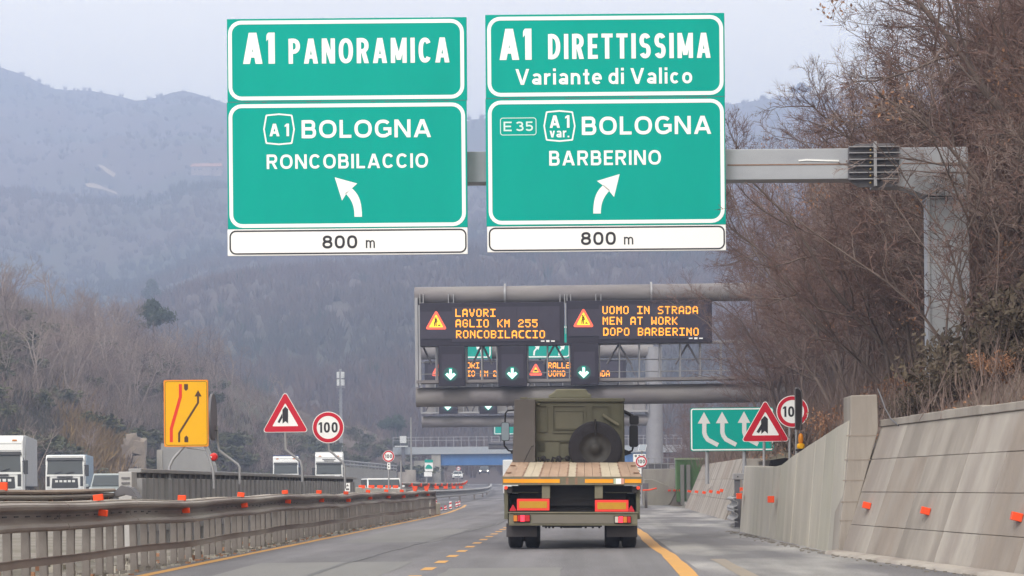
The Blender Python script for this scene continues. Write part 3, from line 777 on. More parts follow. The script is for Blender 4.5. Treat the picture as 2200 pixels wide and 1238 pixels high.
def panel(F, root, name, box, m, ring, ringm, rth=8, r=28):
    x0, z1 = F.l(box[0], (box[1]+box[3])/2)[0], F.l((box[0]+box[2])/2, box[1])[1]; x1, z0 = F.l(box[2], (box[1]+box[3])/2)[0], F.l((box[0]+box[2])/2, box[3])[1]
    o = MB().box(x0, x1, 0, .06, z0, z1).build(name, m, root, bevel=.004, segs=1)
    mb = MB(); mb.ring(F.rr(*ring, r), F.rr(*ring, r, rth), -.004, .01); mb.build('border', ringm, o)
    return o
def badge(F, parent, u, v, wd, hg, texts):
    k = [(-.42,-.46),(0,-.5),(.42,-.46),(.5,0),(.42,.46),(0,.5),(-.42,.46),(-.5,0)]
    o_ = rounded(F.poly([(u+a*wd, v+b*hg) for a, b in k]), F.px(3)); i_ = rounded(F.poly([(u+a*(wd-6.4), v+b*(hg-6.4)) for a, b in k]), F.px(2.4))
    mb = MB(); mb.ring(o_, i_, -.004, .01)
    for t in texts: F.text(mb, *t)
    mb.build('route_badge', K['white'], parent)
def zz(x, y, o): return (o + x/2.172, y/2.172)
def curved_arrow(F, parent, o, flip, head, band):
    mb = MB()
    mb.prism(F.poly([zz(x, y, o) for x, y in head]), -.004, .01)
    mb.prism(F.poly([zz(x, y, o) for x, y in band]), -.004, .01)
    mb.build('arrow', K['white'], parent)
def arc_band(p0, p1, p2, p3, q0, q1, q2, q3, n=10):
    def bz(a, b, c, d, t): return tuple(a[i]*(1-t)**3 + 3*b[i]*t*(1-t)**2 + 3*c[i]*t*t*(1-t) + d[i]*t**3 for i in (0, 1))
    return [bz(p0, p1, p2, p3, i/n) for i in range(n+1)] + [bz(q0, q1, q2, q3, i/n) for i in range(n+1)]

def left_parts(F, root):
    up = panel(F, root, 'upper_panel', (488, 39, 1003, 217.4), K['teal'], (490.5, 43, 997, 214), K['white'])
    mb = MB(); F.text(mb, 'A1', 522, 70.5, 590.5, 137.5, -.004, .205, .13); mb.build('lettering', K['white'], up); mb = MB(); F.text(mb, 'PANORAMICA', 620, 82, 965.5, 136, -.004, .172, .15)
    mb.build('lettering', K['white'], up)
    lo = panel(F, root, 'lower_panel', (488.5, 218, 1003.5, 490.4), K['teal'], (492, 222.5, 1000, 488), K['white'])
    mb = MB(); F.text(mb, 'BOLOGNA', 648, 257.5, 926, 296, -.004, .185, .17); mb.build('lettering', K['white'], lo); mb = MB(); F.text(mb, 'RONCOBILACCIO', 573, 331, 919.5, 362, -.004, .175, .18)
    mb.build('lettering', K['white'], lo)
    badge(F, lo, 599.5, 278, 68, 68, [('A 1', 579, 266, 621, 293, -.004, .2, .2)])
    head = [(563,828),(668,857),(640,882),(617,904),(597,937)]
    band = arc_band((644,880),(672,905),(690,935),(690,1012),(655,1012),(655,960),(642,930),(612,903))
    curved_arrow(F, lo, 460, 1, head, band)
    wp = panel(F, root, 'distance_panel', (489, 491, 1004.5, 548), K['white'], (493, 493.5, 1002.5, 545.5), K['black'], 3.2, 14)
    mb = MB(); F.text(mb, '800', 692.5, 506, 767.5, 534, -.004, .185, .17); mb.build('lettering', K['black'], wp); mb = MB(); F.text(mb, 'm', 786, 516, 805.5, 533, -.004, .13)
    mb.build('lettering', K['black'], wp)
def right_parts(F, root):
    o = 1020
    up = panel(F, root, 'upper_panel', (1043, 30, 1557, 209.4), K['teal'], (1047, 34.5, 1554, 206), K['white'])
    mb = MB(); F.text(mb, 'A1', 1073, 62, 1142, 129, -.004, .205, .13); mb.build('lettering', K['white'], up); mb = MB(); F.text(mb, 'DIRETTISSIMA', 1177.5, 72, 1526.5, 126, -.004, .172, .15)
    mb.build('lettering', K['white'], up); mb = MB(); F.text(mb, 'Variante di Valico', 1107.5, 146.5, 1487, 181, -.004, .175, .18)
    mb.build('lettering', K['white'], up)
    lo = panel(F, root, 'lower_panel', (1044, 210, 1558.5, 484.4), K['teal'], (1049, 214.5, 1556, 481), K['white'])
    mb = MB(); F.text(mb, 'BOLOGNA', 1250, 250, 1528, 289, -.004, .185, .17); mb.build('lettering', K['white'], lo); mb = MB(); F.text(mb, 'BARBERINO', 1180, 323.5, 1420, 355, -.004, .175, .18)
    mb.build('lettering', K['white'], lo)
    badge(F, lo, 1202, 271, 69, 68, [('A 1', 1181, 248, 1223.5, 275, -.004, .2, .2), ('var.', 1181, 281, 1223, 295.5, -.004, .17, .15)])
    mb = MB(); mb.ring(F.rr(1074.5, 253, 1152.5, 291, 6), F.rr(1074.5, 253, 1152.5, 291, 6, 1.6), -.004, .01)
    F.text(mb, 'E 35', 1082, 261.5, 1145, 282, -.004, .17, .16)
    mb.build('route_badge', mat('pale_green_film', (.62,.80,.76), .45), lo)
    head = [(676,813),(570,845),(598,866),(626,890),(650,920)]
    band = arc_band((600,864),(570,890),(553,920),(553,997),(588,997),(588,950),(600,920),(630,889))
    curved_arrow(F, lo, o, -1, head, band)
    wp = panel(F, root, 'distance_panel', (1047, 485, 1559.5, 540), K['white'], (1050, 487, 1557.5, 538), K['black'], 3.2, 14)
    mb = MB(); F.text(mb, '800', 1248, 498.5, 1323, 526.5, -.004, .185, .17); mb.build('lettering', K['black'], wp); mb = MB(); F.text(mb, 'm', 1340.5, 509, 1360.5, 525.5, -.004, .13)
    mb.build('lettering', K['black'], wp)
big_sign('green overhead sign with left arrow reading A1 PANORAMICA and BOLOGNA RONCOBILACCIO, 800 m', 487, 1004, 290, left_parts)
big_sign('green overhead sign with right arrow reading A1 DIRETTISSIMA Variante di Valico, BOLOGNA BARBERINO, 800 m', 1043, 1559, 285, right_parts)

# ------------------------------------------------------------------ message-board gantries
FONT5 = {'A':'01110 11011 10001 10001 11111 10001 10001','B':'11110 10001 10001 11110 10001 10001 11110','C':'01111 11000 10000 10000 10000 11000 01111','D':'11110 10011 10001 10001 10001 10011 11110',
'E':'11111 10000 10000 11110 10000 10000 11111','G':'01110 10001 10000 10111 10001 10001 01110','I':'11111 00100 00100 00100 00100 00100 11111','K':'10001 10010 10100 11000 10100 10010 10001',
'L':'10000 10000 10000 10000 10000 10000 11111','M':'10001 11011 10101 10101 10001 10001 10001','N':'10001 11001 10101 10101 10011 10001 10001','O':'01110 10001 10001 10001 10001 10001 01110',
'P':'11110 10001 10001 11110 10000 10000 10000','R':'11110 10001 10001 11110 10100 10010 10001','S':'01111 10000 10000 01110 00001 00001 11110','T':'11111 00100 00100 00100 00100 00100 00100',
'U':'10001 10001 10001 10001 10001 10001 01110','V':'10001 10001 10001 01010 01010 01010 00100','W':'10001 10001 10001 10101 10101 11011 10001','2':'01110 10001 00001 00110 01000 10000 11111','5':'11111 10000 11110 00001 00001 10001 01110'}
led = mat('amber_leds', (.02,.01,.0), .5, emit=(1.0,.33,.024), es=1.8)
led_red = mat('red_leds', (.02,.0,.0), .5, emit=(1.0,.13,.07), es=1.2)
led_yel = mat('yellow_leds', (.02,.02,.0), .5, emit=(1.0,.62,.03), es=1.5)
led_halo = mat('dim_amber_leds', (.02,.008,.0), .5, emit=(.55,.055,.006), es=.75)
led_white = mat('white_green_leds', (.02,.03,.03), .5, emit=(.75,1.0,.92), es=1.7)
halo_green = mat('green_halo_glow', (.0,.03,.02), .5, emit=(.0,.55,.38), es=1.0)  # emission standing in for the green halo round the arrows
halo_glow = mat('teal_halo_glow', (.02,.04,.045), .5, emit=(.0,.09,.075), es=.5)  # dim emission for the painted teal glow, not a real lens
screen = mat('board_screen', (.040,.034,.055), .55, c2=(.052,.046,.07), scale=1.2, amount=.8, spec=.25)
board_body = mat('board_housing', (.026,.022,.036), .6, spec=.25)
def led_text(F, parent, rows, pitch, ch_w, row_h):
    """rows = (text, u0, vtop); each lit dot is a small square lens"""
    mb = MB()
    for t, u0, v0 in rows:
        for k, c in enumerate(t):
            if c == ' ': continue
            for r, bits in enumerate(FONT5[c].split()):
                for q, bit in enumerate(bits):
                    if bit == '1':
                        x, z = F.l(u0 + k*pitch + q*ch_w/5, v0 + r*row_h/7)
                        a, d = F.px(ch_w/5*.52), F.px(row_h/7*.50)
                        dx = F.px(ch_w/10); dz = -F.px(row_h/14)
                        mb.box(x+dx-a, x+dx+a, -.012, -.004, z+dz-d, z+dz+d)
    mb.build('led_lettering', led, parent)
def work_triangle(F, parent, u, vt, vb, hw, kind='digging', pale=False):
    tri = lambda s_, dv=0: rounded(F.poly([(u, vt + 2*s_ + dv), (u + hw - 1.75*s_, vb - s_), (u - hw + 1.75*s_, vb - s_)]), F.px(max(.6, 3 - s_*.4)))
    mb = MB(); mb.ring(tri(0), tri(3.2), -.012, -.002); 
    mb.m = 0; mb.ring(tri(3.3), tri(4.6), -.011, -.002)
    o = mb.build('warning_triangle', led_red, parent)
    MB().prism(tri(4.7), -.009, -.002).build('lit_field', led_yel, o)
    h = vb - vt; P = lambda a, b: (u + a*hw, vb - b*h)
    mb = MB()
    if kind == 'digging':
        for pts, wd in (([P(-.16,.16), P(-.12,.34), P(-.06,.48)], 2.2), ([P(.0,.16), P(-.0,.34), P(-.08,.5)], 2.2), ([P(-.14,.52), P(.04,.5), P(.10,.36)], 2.4), ([P(-.2,.30), P(.1,.62)], 1.4)):
            mb.prism(strip(F.poly(pts), F.px(wd)), -.013, -.0095)
        mb.prism(F.poly([P(.12,.17), P(.26,.27), P(.46,.17)]), -.013, -.0095)
        c = F.l(*P(-.08,.585)); mb.prism(circle(c[0], c[1], F.px(1.7), 10), -.0135, -.0098)
    else:
        mb.prism(F.poly([P(-.3,.30), P(-.14,.46), P(.14,.46), P(.3,.30)]), -.013, -.0095)
    mb.build('pictogram', mat('lamp_off', (.06,.015,.0), .5), o)
def lane_signal(F_Y, box, arrow, label):
    """box = u0, v0, u1, v1; arrow = centre u, v, half height"""
    F = Face((box[0]+box[2])/2, (box[1]+box[3])/2, F_Y)
    root = empty('lane_signal', F.c, label, 'lane signal', 'lane signals under the message boards')
    x0, z1 = F.l(box[0], 0)[0], F.l(F and (box[0]+box[2])/2, box[1])[1]; x1, z0 = F.l(box[2], 0)[0], F.l((box[0]+box[2])/2, box[3])[1]
    x0, x1 = F.l(box[0], (box[1]+box[3])/2)[0], F.l(box[2], (box[1]+box[3])/2)[0]
    MB().box(x0, x1, 0, .35, z0, z1).build('housing', board_body, root, bevel=.03)
    MB().box(x0+.12*(x1-x0), x1-.12*(x1-x0), -.012, .0, z0+.2*(z1-z0), z1-.2*(z1-z0)).build('display', screen, root)
    u, v, h = arrow
    c = F.l(u, v-1); MB().prism(circle(c[0], c[1], F.px(h*1.4), 28), -.0125, .0).build('halo_disc', halo_glow, root)  # added disc that paints the soft glow around the arrow
    def arrow_shape(k):
        s_ = h*k; g = (k-1)*h*.5
        return [(u-.22*h-g, v-s_), (u+.22*h+g, v-s_), (u+.22*h+g, v+.02*h), (u+.62*h+g*.3, v-.32*h-g), (u+.98*h+g*1.2, v+.02*h-g*.2), (u, v+h+g*1.4), (u-.98*h-g*1.2, v+.02*h-g*.2), (u-.62*h-g*.3, v-.32*h-g), (u-.22*h-g, v+.02*h)]
    MB().prism(F.poly(arrow_shape(1.22)), -.02, -.013).build('green_halo', halo_green, root)  # enlarged arrow behind the lit one, its halo put in as emission
    MB().prism(F.poly(arrow_shape(1.0)), -.03, -.0205).build('arrow', led_white, root)
    return root

VY = 120.0
vg_base = W(1735, 1000, VY)
vg = empty('message_board_gantry', (vg_base.x, VY, 0), 'large grey tubular gantry with truss walkway carrying the nearest lit message boards', 'gantry')
vo = vg.location.copy()
def vl(u, v): return W(u, v, VY) - vo
def pipe(name, parent, org, p, q, r, y):
    mb = MB(); a_, c_ = p - org, q - org; a_.y = c_.y = y
    mb.tube([a_, c_], r, 28); return mb.build(name, K['pipe'], parent)
pu = pipe('upper_pipe', vg, vo, W(889, 634, VY), W(1735, 623, VY), .50, .8)
mb = MB()
for u in (1084, 1400):
    mb = MB(); p = vl(u, 631.5 - (u-889)*.0125+2.4); mb.lathe([(-.05, .5), (-.05, .63), (.05, .63), (.05, .5)], (p.x, .8, p.z), 'X', 28, False)
    mb.build('pipe_flange', K['galv'], pu)
pl = pipe('lower_pipe', vg, vo, W(892, 853, VY), W(1735, 841, VY), .54, .8)
mb = MB(); p = vl(1089, 850); mb.lathe([(-.05, .54), (-.05, .60), (.05, .60), (.05, .54)], (p.x, .8, p.z), 'X', 28, False); mb.build('pipe_flange', K['pipe'], pl)
MB().box(.0-.55, .55, .25, 1.35, 0, vl(1735, 600).z).build('column', K['pipe'], vg, bevel=.03)
mb = MB()   # walkway deck and hand rails
def bar(mb, p, q, y, r=.035): 
    a_, c_ = Vector((p.x, y, p.z)), Vector((q.x, y, q.z)); mb.tube([a_, c_], r, 5)
p, q = vl(895, 824), vl(1680, 814)
mb.hexa([(p.x, -.15, p.z), (q.x, -.15, q.z), (q.x, 1.2, q.z), (p.x, 1.2, p.z), (p.x, -.15, p.z+.16), (q.x, -.15, q.z+.16), (q.x, 1.2, q.z+.16), (p.x, 1.2, p.z+.16)])
mb.build('walkway_deck', K['pipe'], vg)
mb = MB()
for y in (.05, 1.25):
    for v in ((742,) if y < 1 else (742, 776, 802)):
        bar(mb, vl(896, v), vl(1680, v-10), y, .03 if v > 742 else .05)
    for u in (897, 937, 1001, 1035, 1068, 1133, 1176, 1224, 1288, 1331, 1374, 1418, 1462, 1505, 1550, 1600, 1650):
        bar(mb, vl(u, 738 - (u-896)*.012), vl(u, 824 - (u-896)*.012), y, .04)
mb.build('handrail', K['galv'], vg)
mb = MB()
for u, du in ((905, 34), (1035, 34), (1192, 40), (1330, 42), (1478, 42), (1610, 42)):
    for s_ in (-1, 1):
        if u == 905 and s_ < 0: continue
        bar(mb, vl(u, 738), vl(u + s_*du*.62, 782), .5, .06)
mb.build('truss_brace', K['steel_dark'], vg)
mb = MB(); p, q = vl(891, 640), vl(905, 832)
mb.box(p.x, p.x+.16, -.1, .35, q.z, p.z); mb.box(p.x+.2, p.x+.32, -.1, .3, q.z+.1, p.z-.4)
mb.build('end_post', K['galv'], vg)
mb = MB()
for us in ((902, 909), (963, 974), (1203, 1213), (1218, 1226), (1280, 1291)):
    for u in us:
        p, q = vl(u, 632), vl(u, 652); mb.box(p.x-.02, p.x+.02, -.02, .3, q.z, p.z)
    p, q = vl(us[0], 650), vl(us[1], 652); mb.box(p.x-.02, q.x+.02, -.03, .02, q.z-.02, q.z+.03)
mb.build('hanger', K['galv'], vg)

def message_board(Y, box, rows, pitch, cw, rh, tri, label, name_mark=True, kind='digging'):
    F = Face((box[0]+box[2])/2, (box[1]+box[3])/2, Y)
    root = empty('message_board', F.c, label, 'message board', 'lit message boards over the road')
    vm = (box[1]+box[3])/2; um = (box[0]+box[2])/2
    x0, x1, z1, z0 = F.l(box[0], vm)[0], F.l(box[2], vm)[0], F.l(um, box[1])[1], F.l(um, box[3])[1]
    MB().box(x0, x1, .05, .75, z0, z1).build('housing', board_body, root, bevel=.02)
    tu, tv0, tv1, hw = tri
    mb = MB(); h = (z1-z0)
    tx = F.l(tu, 0)[0]; tx = F.l(tu, vm)[0]; a = F.px(hw*1.45)
    mb.box(tx-a, tx+a, 0, .052, z0+h*.17, z1-h*.2)
    k = F.l(rows[0][1]-8, vm)[0]; e = x1 - (x1-x0)*.03
    n = 5
    for i in range(n):
        mb.box(k+(e-k)*i/n+.008, k+(e-k)*(i+1)/n-.008, 0, .052, z0+h*.1, z1-h*.1)
    d = mb.build('display', screen, root)
    led_text(F, d, rows, pitch, cw, rh)
    work_triangle(F, d, tu, tv0, tv1, hw, kind)
    if name_mark:
        mb = MB(); u, v = box[2]-35, box[3]-10
        for du, wd in ((-11, 8), (0, 7), (11, 8)):
            c = F.l(u+du, v); mb.box(c[0]-F.px(wd/2), c[0]+F.px(wd/2), -.006, .0501, c[1]-F.px(1.3 if du else 2), c[1]+F.px(1.3 if du else 2))
        mb.build('maker_plate', K['white'], root)
    return root
message_board(VY-.4, (902, 650, 1212, 743), [('LAVORI', 978.5, 664), ('AGLIO KM 255', 979, 686.5), ('RONCOBILACCIO', 980, 710)], 14.95, 11.2, 16.8, (937, 666, 708, 23.5),
    'nearer message board on the left reading LAVORI AGLIO KM 255 RONCOBILACCIO in amber')
message_board(VY-.4, (1217, 645, 1530, 737), [('UOMO IN STRADA', 1294.5, 658), ('MEN AT WORK', 1295, 681), ('DOPO BARBERINO', 1296, 704.5)], 14.9, 11.2, 16.8, (1253.5, 661, 703, 23),
    'nearer message board on the right reading UOMO IN STRADA, MEN AT WORK, DOPO BARBERINO')
MB_STRIP = MB(); p, q = vl(1214, 652), vl(1216, 718); MB_STRIP.box(p.x, p.x+.05, -.35, -.3, q.z, p.z); MB_STRIP.build('cable_strip', K['galv'], vg)
lane_signal(VY-.5, (942, 744, 999, 830), (968, 805, 11), 'lane signal with green down arrow, leftmost of three under the nearer message boards')
lane_signal(VY-.5, (1070, 744, 1132, 830), (1100.5, 803, 11), 'lane signal with green down arrow, middle one of three under the nearer message boards')
lane_signal(VY-.5, (1226, 738, 1286, 827), (1254, 801, 11), 'lane signal with green down arrow, rightmost of three under the nearer message boards')

# second gantry, farther on
V2 = 200.0
g2 = empty('message_board_gantry', (W(1407, 1000, V2).x, V2, road_z(V2)), 'second tubular gantry farther on, grey round column right of the truck', 'gantry')
g2o = g2.location.copy()
def l2(u, v): return W(u, v, V2) - g2o
pipe('upper_pipe', g2, g2o, W(900, 757, V2), W(1404, 753, V2), .62, .9)
pipe('lower_pipe', g2, g2o, W(905, 906, V2), W(1404, 902, V2), .52, .9)
mb = MB(); p = l2(1407, 1000); mb.lathe([(-.2, .78), (l2(1407, 745).z, .78)], (p.x, .9, 0), 'Z', 24); mb.build('column', K['column'], g2)
mb = MB(); p, q = l2(905, 888), l2(1392, 884)
mb.box(p.x, q.x, -.2, 1.1, p.z-.05, p.z+.1)
for y in (-.1, 1.1):
    for v in (866, 842, 820): bar(mb, l2(905, v), l2(1392, v-4), y, .04)
    for i in range(17):
        u = 905 + 487*i/16; bar(mb, l2(u, 818), l2(u, 888), y, .05)
mb.build('walkway', K['galv'], g2)
mb = MB()
for u in (960, 1060, 1160, 1260, 1350):
    for s_ in (-1, 1): bar(mb, l2(u, 770), l2(u+s_*46, 884), .5, .07)
mb.build('truss_brace', K['steel_dark'], g2)
mb = MB().box(l2(905, 0).x, l2(1392, 0).x, 1.25, 1.3, l2(1150, 886).z, l2(1150, 818).z); mb.build('rear_mesh_panel', mat('mesh_panel', (.40,.38,.39), .7, c2=(.33,.31,.32), scale=2, amount=.8), g2)
message_board(V2-.4, (912, 775, 1092, 818), [('LAVORI', 975.5, 779), ('AGLIO KM 255', 975.5, 796.5)], 9.35, 7.4, 12.5, (941, 780, 808, 15),
    'farther message board on the left, LAVORI AGLIO KM half hidden behind the nearer lane signals', False)
message_board(V2-.4, (1128, 774, 1345, 816), [('RALLENTARE', 1178, 779), ('UOMO IN STRADA', 1178, 796.5)], 9.55, 7.6, 12.5, (1151, 779, 807, 15.5),
    'farther message board on the right, RALLENTARE, half hidden behind the nearer gantry', False, 'car')
lane_signal(V2-.6, (943, 842, 983, 889), (962, 874, 7.5), 'farther lane signal with small green light, left one of two below the nearer gantry')
lane_signal(V2-.6, (1030, 842, 1068, 889), (1049, 873, 7.5), 'farther lane signal with small green light, right one of two below the nearer gantry')
def far_green_sign(u0, v0, u1, v1, arrows, label):
    F = Face((u0+u1)/2, (v0+v1)/2, V2-.5)
    root = empty('overhead_sign', F.c, label, 'road sign', 'green signs on the farther gantry')
    um, vm = (u0+u1)/2, (v0+v1)/2
    o = MB().box(F.l(u0, vm)[0], F.l(u1, vm)[0], 0, .1, F.l(um, v1)[1], F.l(um, v0)[1]).build('panel', K['teal'], root, bevel=.01)
    mb = MB(); mb.ring(F.rr(u0+2, v0+2, u1-2, v1-2, 8), F.rr(u0+2, v0+2, u1-2, v1-2, 8, 2.6), -.01, .02); mb.build('border', K['white'], o)
    mb = MB()
    for au, s_ in arrows:
        mb.prism(strip(F.poly([(au - 5*s_, 764), (au - 4*s_, 755), (au + 2*s_, 747)]), F.px(3.6)), -.012, .02)
        mb.prism(F.poly([(au + 8*s_, 741), (au - 3*s_, 744.5), (au + 5*s_, 752)]), -.0135, .02)
    mb.build('arrow', K['white'], o)
far_green_sign(968, 700, 1056, 771, [(1030, -1)], 'green sign with left arrow on the farther gantry, seen below the nearer board')
far_green_sign(1128, 700, 1226, 770, [(1152, 1), (1206, 1)], 'green sign with two right arrows on the farther gantry, below the nearer board')

# third gantry, beyond the truck
V3 = 300.0
g3 = empty('message_board_gantry', (W(1300, 1000, V3).x, V3, road_z(V3)), 'third gantry with square end frame just left of the truck mirror, small green sign inside', 'gantry')
g3o = g3.location.copy()
def l3(u, v): return W(u, v, V3) - g3o
pipe('lower_pipe', g3, g3o, W(1049, 957, V3), W(1304, 955, V3), .55, .9)
pipe('upper_pipe', g3, g3o, W(1049, 880, V3), W(1304, 877, V3), .55, .9)
mb = MB(); p, q = l3(1049, 950), l3(1300, 872)
for u in (1051, 1075, 1110, 1160, 1210, 1260, 1298): bar(mb, l3(u, 880), l3(u, 957), .3, .13)
mb.box(p.x, q.x, -.1, 1.2, p.z-.25, p.z); mb.build('frame', K['steel_dark'], g3)
MB().lathe([(-.2, .8), (l3(1300, 870).z, .8)], (0, .9, 0), 'Z', 20).build('column', K['galv'], g3)
F = Face(1085, 924, V3-.5); r_ = empty('overhead_sign', F.c, 'small far green sign behind the left mirror of the green truck', 'road sign')
o = MB().box(*(F.l(1061, 924)[0], F.l(1108, 924)[0]), 0, .1, F.l(1085, 934)[1], F.l(1085, 914)[1]).build('panel', K['teal'], r_)
mb = MB(); mb.ring(F.rr(1062, 915, 1107, 933, 3), F.rr(1062, 915, 1107, 933, 3, 1.6), -.02, .02); mb.build('border', K['white'], o)

# ------------------------------------------------------------------ road bridge far ahead
BY = 400.0
br = empty('road_bridge', (W(1100, 1040, BY).x, BY, 0), 'far road bridge with bright blue steel girder and pale parapet across the motorway', 'bridge')
bo_ = br.location.copy()
def lb(u, v, Y=BY): return W(u, v, Y) - bo_
blue = mat('blue_girder_paint', (.055,.20,.50), .5, c2=(.04,.15,.40), scale=.6, amount=.8, stretch=(1,1,.3))
mb = MB(); p, q = lb(940, 1000), lb(1420, 972); mb.box(p.x, q.x, 0, 9, p.z, q.z)
for i in range(24):
    x = p.x + (q.x-p.x)*(i+.5)/24; mb.box(x-.08, x+.08, -.25, 0, p.z+.15, q.z-.1)
mb.box(p.x, q.x, -.3, 0, p.z, p.z+.14); mb.build('girder', blue, br)
mb = MB(); p2, q2 = lb(845, 975), lb(1480, 956); mb.box(p2.x, q2.x, -.8, 9.8, q.z+.003, q2.z); mb.build('parapet', mat('bridge_parapet', (.36,.40,.45), .8, c2=(.42,.43,.45), scale=.5, amount=.8), br)
mb = MB(); 
for i in range(40):
    x = p2.x + (q2.x-p2.x)*i/39; mb.box(x-.05, x+.05, -.5, -.4, q2.z, lb(1000, 938).z)
for v in (939, 946): mb.box(p2.x, q2.x, -.47, -.43, lb(1000, v).z-.05, lb(1000, v).z+.05)
mb.build('railing', K['galv'], br)
mb = MB(); p, q = lb(928, 1045), lb(947, 976); mb.box(p.x, q.x, -.5, 9, p.z-1, q.z-.02); mb.box(lb(880,0).x, lb(930,0).x, .5, 8, p.z-1, lb(900, 990).z); mb.build('abutment', K['concrete'], br, bevel=.05)
mb = MB(); p, q = lb(1400, 1045), lb(1425, 971); mb.box(p.x, q.x, -.5, 9, p.z-1, q.z-.02); mb.build('abutment', K['concrete_b'], br)
# ------------------------------------------------------------------ guard rails
RZ90 = Matrix.Rotation(radians(90), 4, 'Z')
WAVE0 = [(0.0,.335),(.07,.328),(.105,.31),(.112,.285),(.095,.25),(.03,.222),(.004,.20),(.002,.17),(.004,.14),(.03,.115),(.095,.085),(.112,.05),(.105,.02),(.07,.0),(0.0,-.005),(-.012,.0),(.06,.018),(.09,.04),(.085,.07),(.02,.105),(-.008,.14),(-.008,.20),(.02,.235),(.085,.262),(.09,.29),(.06,.31),(-.012,.325)]
WAVE = [(a*1.15, b_) for a, b_ in WAVE0]
def guard_rail(label, path, z0, prof, posts, post_box, extra=None, rmat='rail', group=None):
    """path of (x, y) points; wave beam with its foot at z0; posts = list of path fractions (as points)"""
    o_ = Vector((path[0][0], path[0][1], 0))
    root = empty('guard_rail', o_, label, 'guard rail', group)
    P = [Vector((x, y, z + z0)) - o_ for x, y, z in path]
    MB().sweep(P, prof, True).build('beam', K[rmat], root)
    first = None
    for (x, y, z) in posts:
        if first is None:
            a, b_, c = post_box
            first = MB().box(-a/2, a/2, -b_/2, b_/2, -.08, c).build('post', K['post'], root, bevel=.008, segs=1)
            first.location = Vector((x, y, z)) - o_
        else:
            d = first.copy(); COL.objects.link(d); d.parent = root; d.location = Vector((x, y, z)) - o_
            rg_ = random.Random(int(y*100)); d.rotation_euler = (rg_.uniform(-.02,.02), rg_.uniform(-.02,.02), rg_.uniform(-.2,.2))
    return root, o_
def wob(y): return .018*sin(y*.31) + .012*sin(y*.83+1) + .02*exp(-((y-52)/3.0)**2)
XR = -6.40
path = [(XR + .02*sin(y*.4), y, wob(y)) for y in np.arange(16, 92.1, 1.0)]
posts = [(XR - .14 + .02*sin(k*1.7), 17.2 + .755*k, 0) for k in range(99)]
gr, gro = guard_rail('near rusty grey guard rail left of the lane, close-set posts and pairs of orange reflectors', path, .665, WAVE, posts, (.105, .05, .93))
mb = MB(); mb.sweep([Vector((x-.02, y, z+.995)) - gro for x, y, z in path], [(-.20,0),(.05,0),(.06,.012),(.05,.022),(-.20,.022)], True)
mb.build('top_plate', mat('pale_rail_top', (.40,.36,.325), .6, .1, c2=(.26,.215,.185), scale=2, amount=.9), gr)
mb = MB(); mb.sweep([Vector((x+.10, y, z*.8+.27)) - gro for x, y, z in path], [(0,0),(.012,0),(.012,.085),(.03,.09),(.03,.1),(0,.1)], True)
mb.build('lower_rail', K['rail'], gr)
mb = MB()
for k in range(27):
    y = 17.8 + 2.72*k; mb.box(.094, .10, y-gro.y-.05, y-gro.y+.05, .805+wob(y), .822+wob(y)); mb.box(-.08, .0, y-gro.y-.03, y-gro.y+.03, 1.019+wob(y), 1.024+wob(y))
mb.build('splice_bolts', K['black'], gr)
mb = MB()
for k in range(148): y = 17 + .5*k; mb.box(.006, .0115, y-gro.y-.09, y-gro.y+.09, .832+wob(y), .848+wob(y))
mb.build('slots', K['black'], gr)
for k in range(18):
    y = 18.4 + 4.1*k; o = MB().sweep([Vector((XR + .02*sin(t*.4) + .006, t, wob(t) + .663)) - gro for t in (y, y+.16, y+.34)], [(a, b_*1.015) for a, b_ in WAVE], True).build('beam_joint', K['rail'], gr)
for k in range(-1, 11):
    y = 28.6 + 5.95*k
    if y > 91: break
    rgk = random.Random(k+40)
    reflector(gr, Vector((XR + .02, y, 1.055+wob(y))) - gro, .13, .085, .05, rgk.uniform(-.5, .3) if k == 0 else rgk.uniform(-.1,.25))
    reflector(gr, Vector((XR + .085, y-.02, .855+wob(y))) - gro, .12, .085, .05, rgk.uniform(-.15,.15))
mb = MB(); mb.box(-.10, .12, 92.0-16, 92.25-16, 0, 1.0); mb.build('end_plate', K['rail'], gr)
er = empty('end_block', (XR, 92.6, 0), 'pale worn concrete block at the far end of the near guard rail', 'concrete block')
MB().box(-.3, .25, 0, .6, -.02, .5).build('block', K['concrete'], er, bevel=.05)

# second rail behind it
path = [(-8.5, y, .012*sin(y*.5)) for y in np.arange(18, 39.1, 1.5)]
g2r, g2ro = guard_rail('rust-brown double rail behind the near guard rail at the left edge, bent end', path, .84, [(a, b_*.8) for a, b_ in WAVE], [(-8.62, 18.5 + 2.0*k, 0) for k in range(10)], (.12, .08, 1.0))
mb = MB(); mb.sweep([Vector((x, y, z+1.12)) - g2ro for x, y, z in path], [(-.3,0),(.1,0),(.12,.03),(.1,.06),(-.3,.06)], True)
mb.build('top_plank', mat('rusty_plank', (.36,.29,.25), .8, c2=(.22,.16,.13), scale=3, amount=.9, stretch=(1,.4,1)), g2r)
mb = MB()
for k in range(16):
    y = 18.3 + 1.35*k; mb.box(-.28, .08, y-g2ro.y-.05, y-g2ro.y+.05, .98, 1.119)
mb.build('spacer', K['rust'], g2r)
mb = MB(); mb.prism([(0,1.0),(.25,1.24),(.42,1.2),(.55,1.02),(.3,1.08)], 20.8, 21.2); mb.build('bent_end', K['steel_dark'], g2r)
reflector(g2r, Vector((-8.45, 31.6, 1.225)) - g2ro, .17, .12, .06)
path = [(-19 - .01*(y-50), y, 0) for y in np.arange(45, 100.1, 5)]
guard_rail('pale grey guard rail in front of the white lorries at the left edge', path, .62, [(a, b_*1.2) for a, b_ in WAVE], [(-19.12 - .01*(y-50), float(y), 0) for y in np.arange(46, 100, 4)], (.12, .1, .95), None, 'zinc')

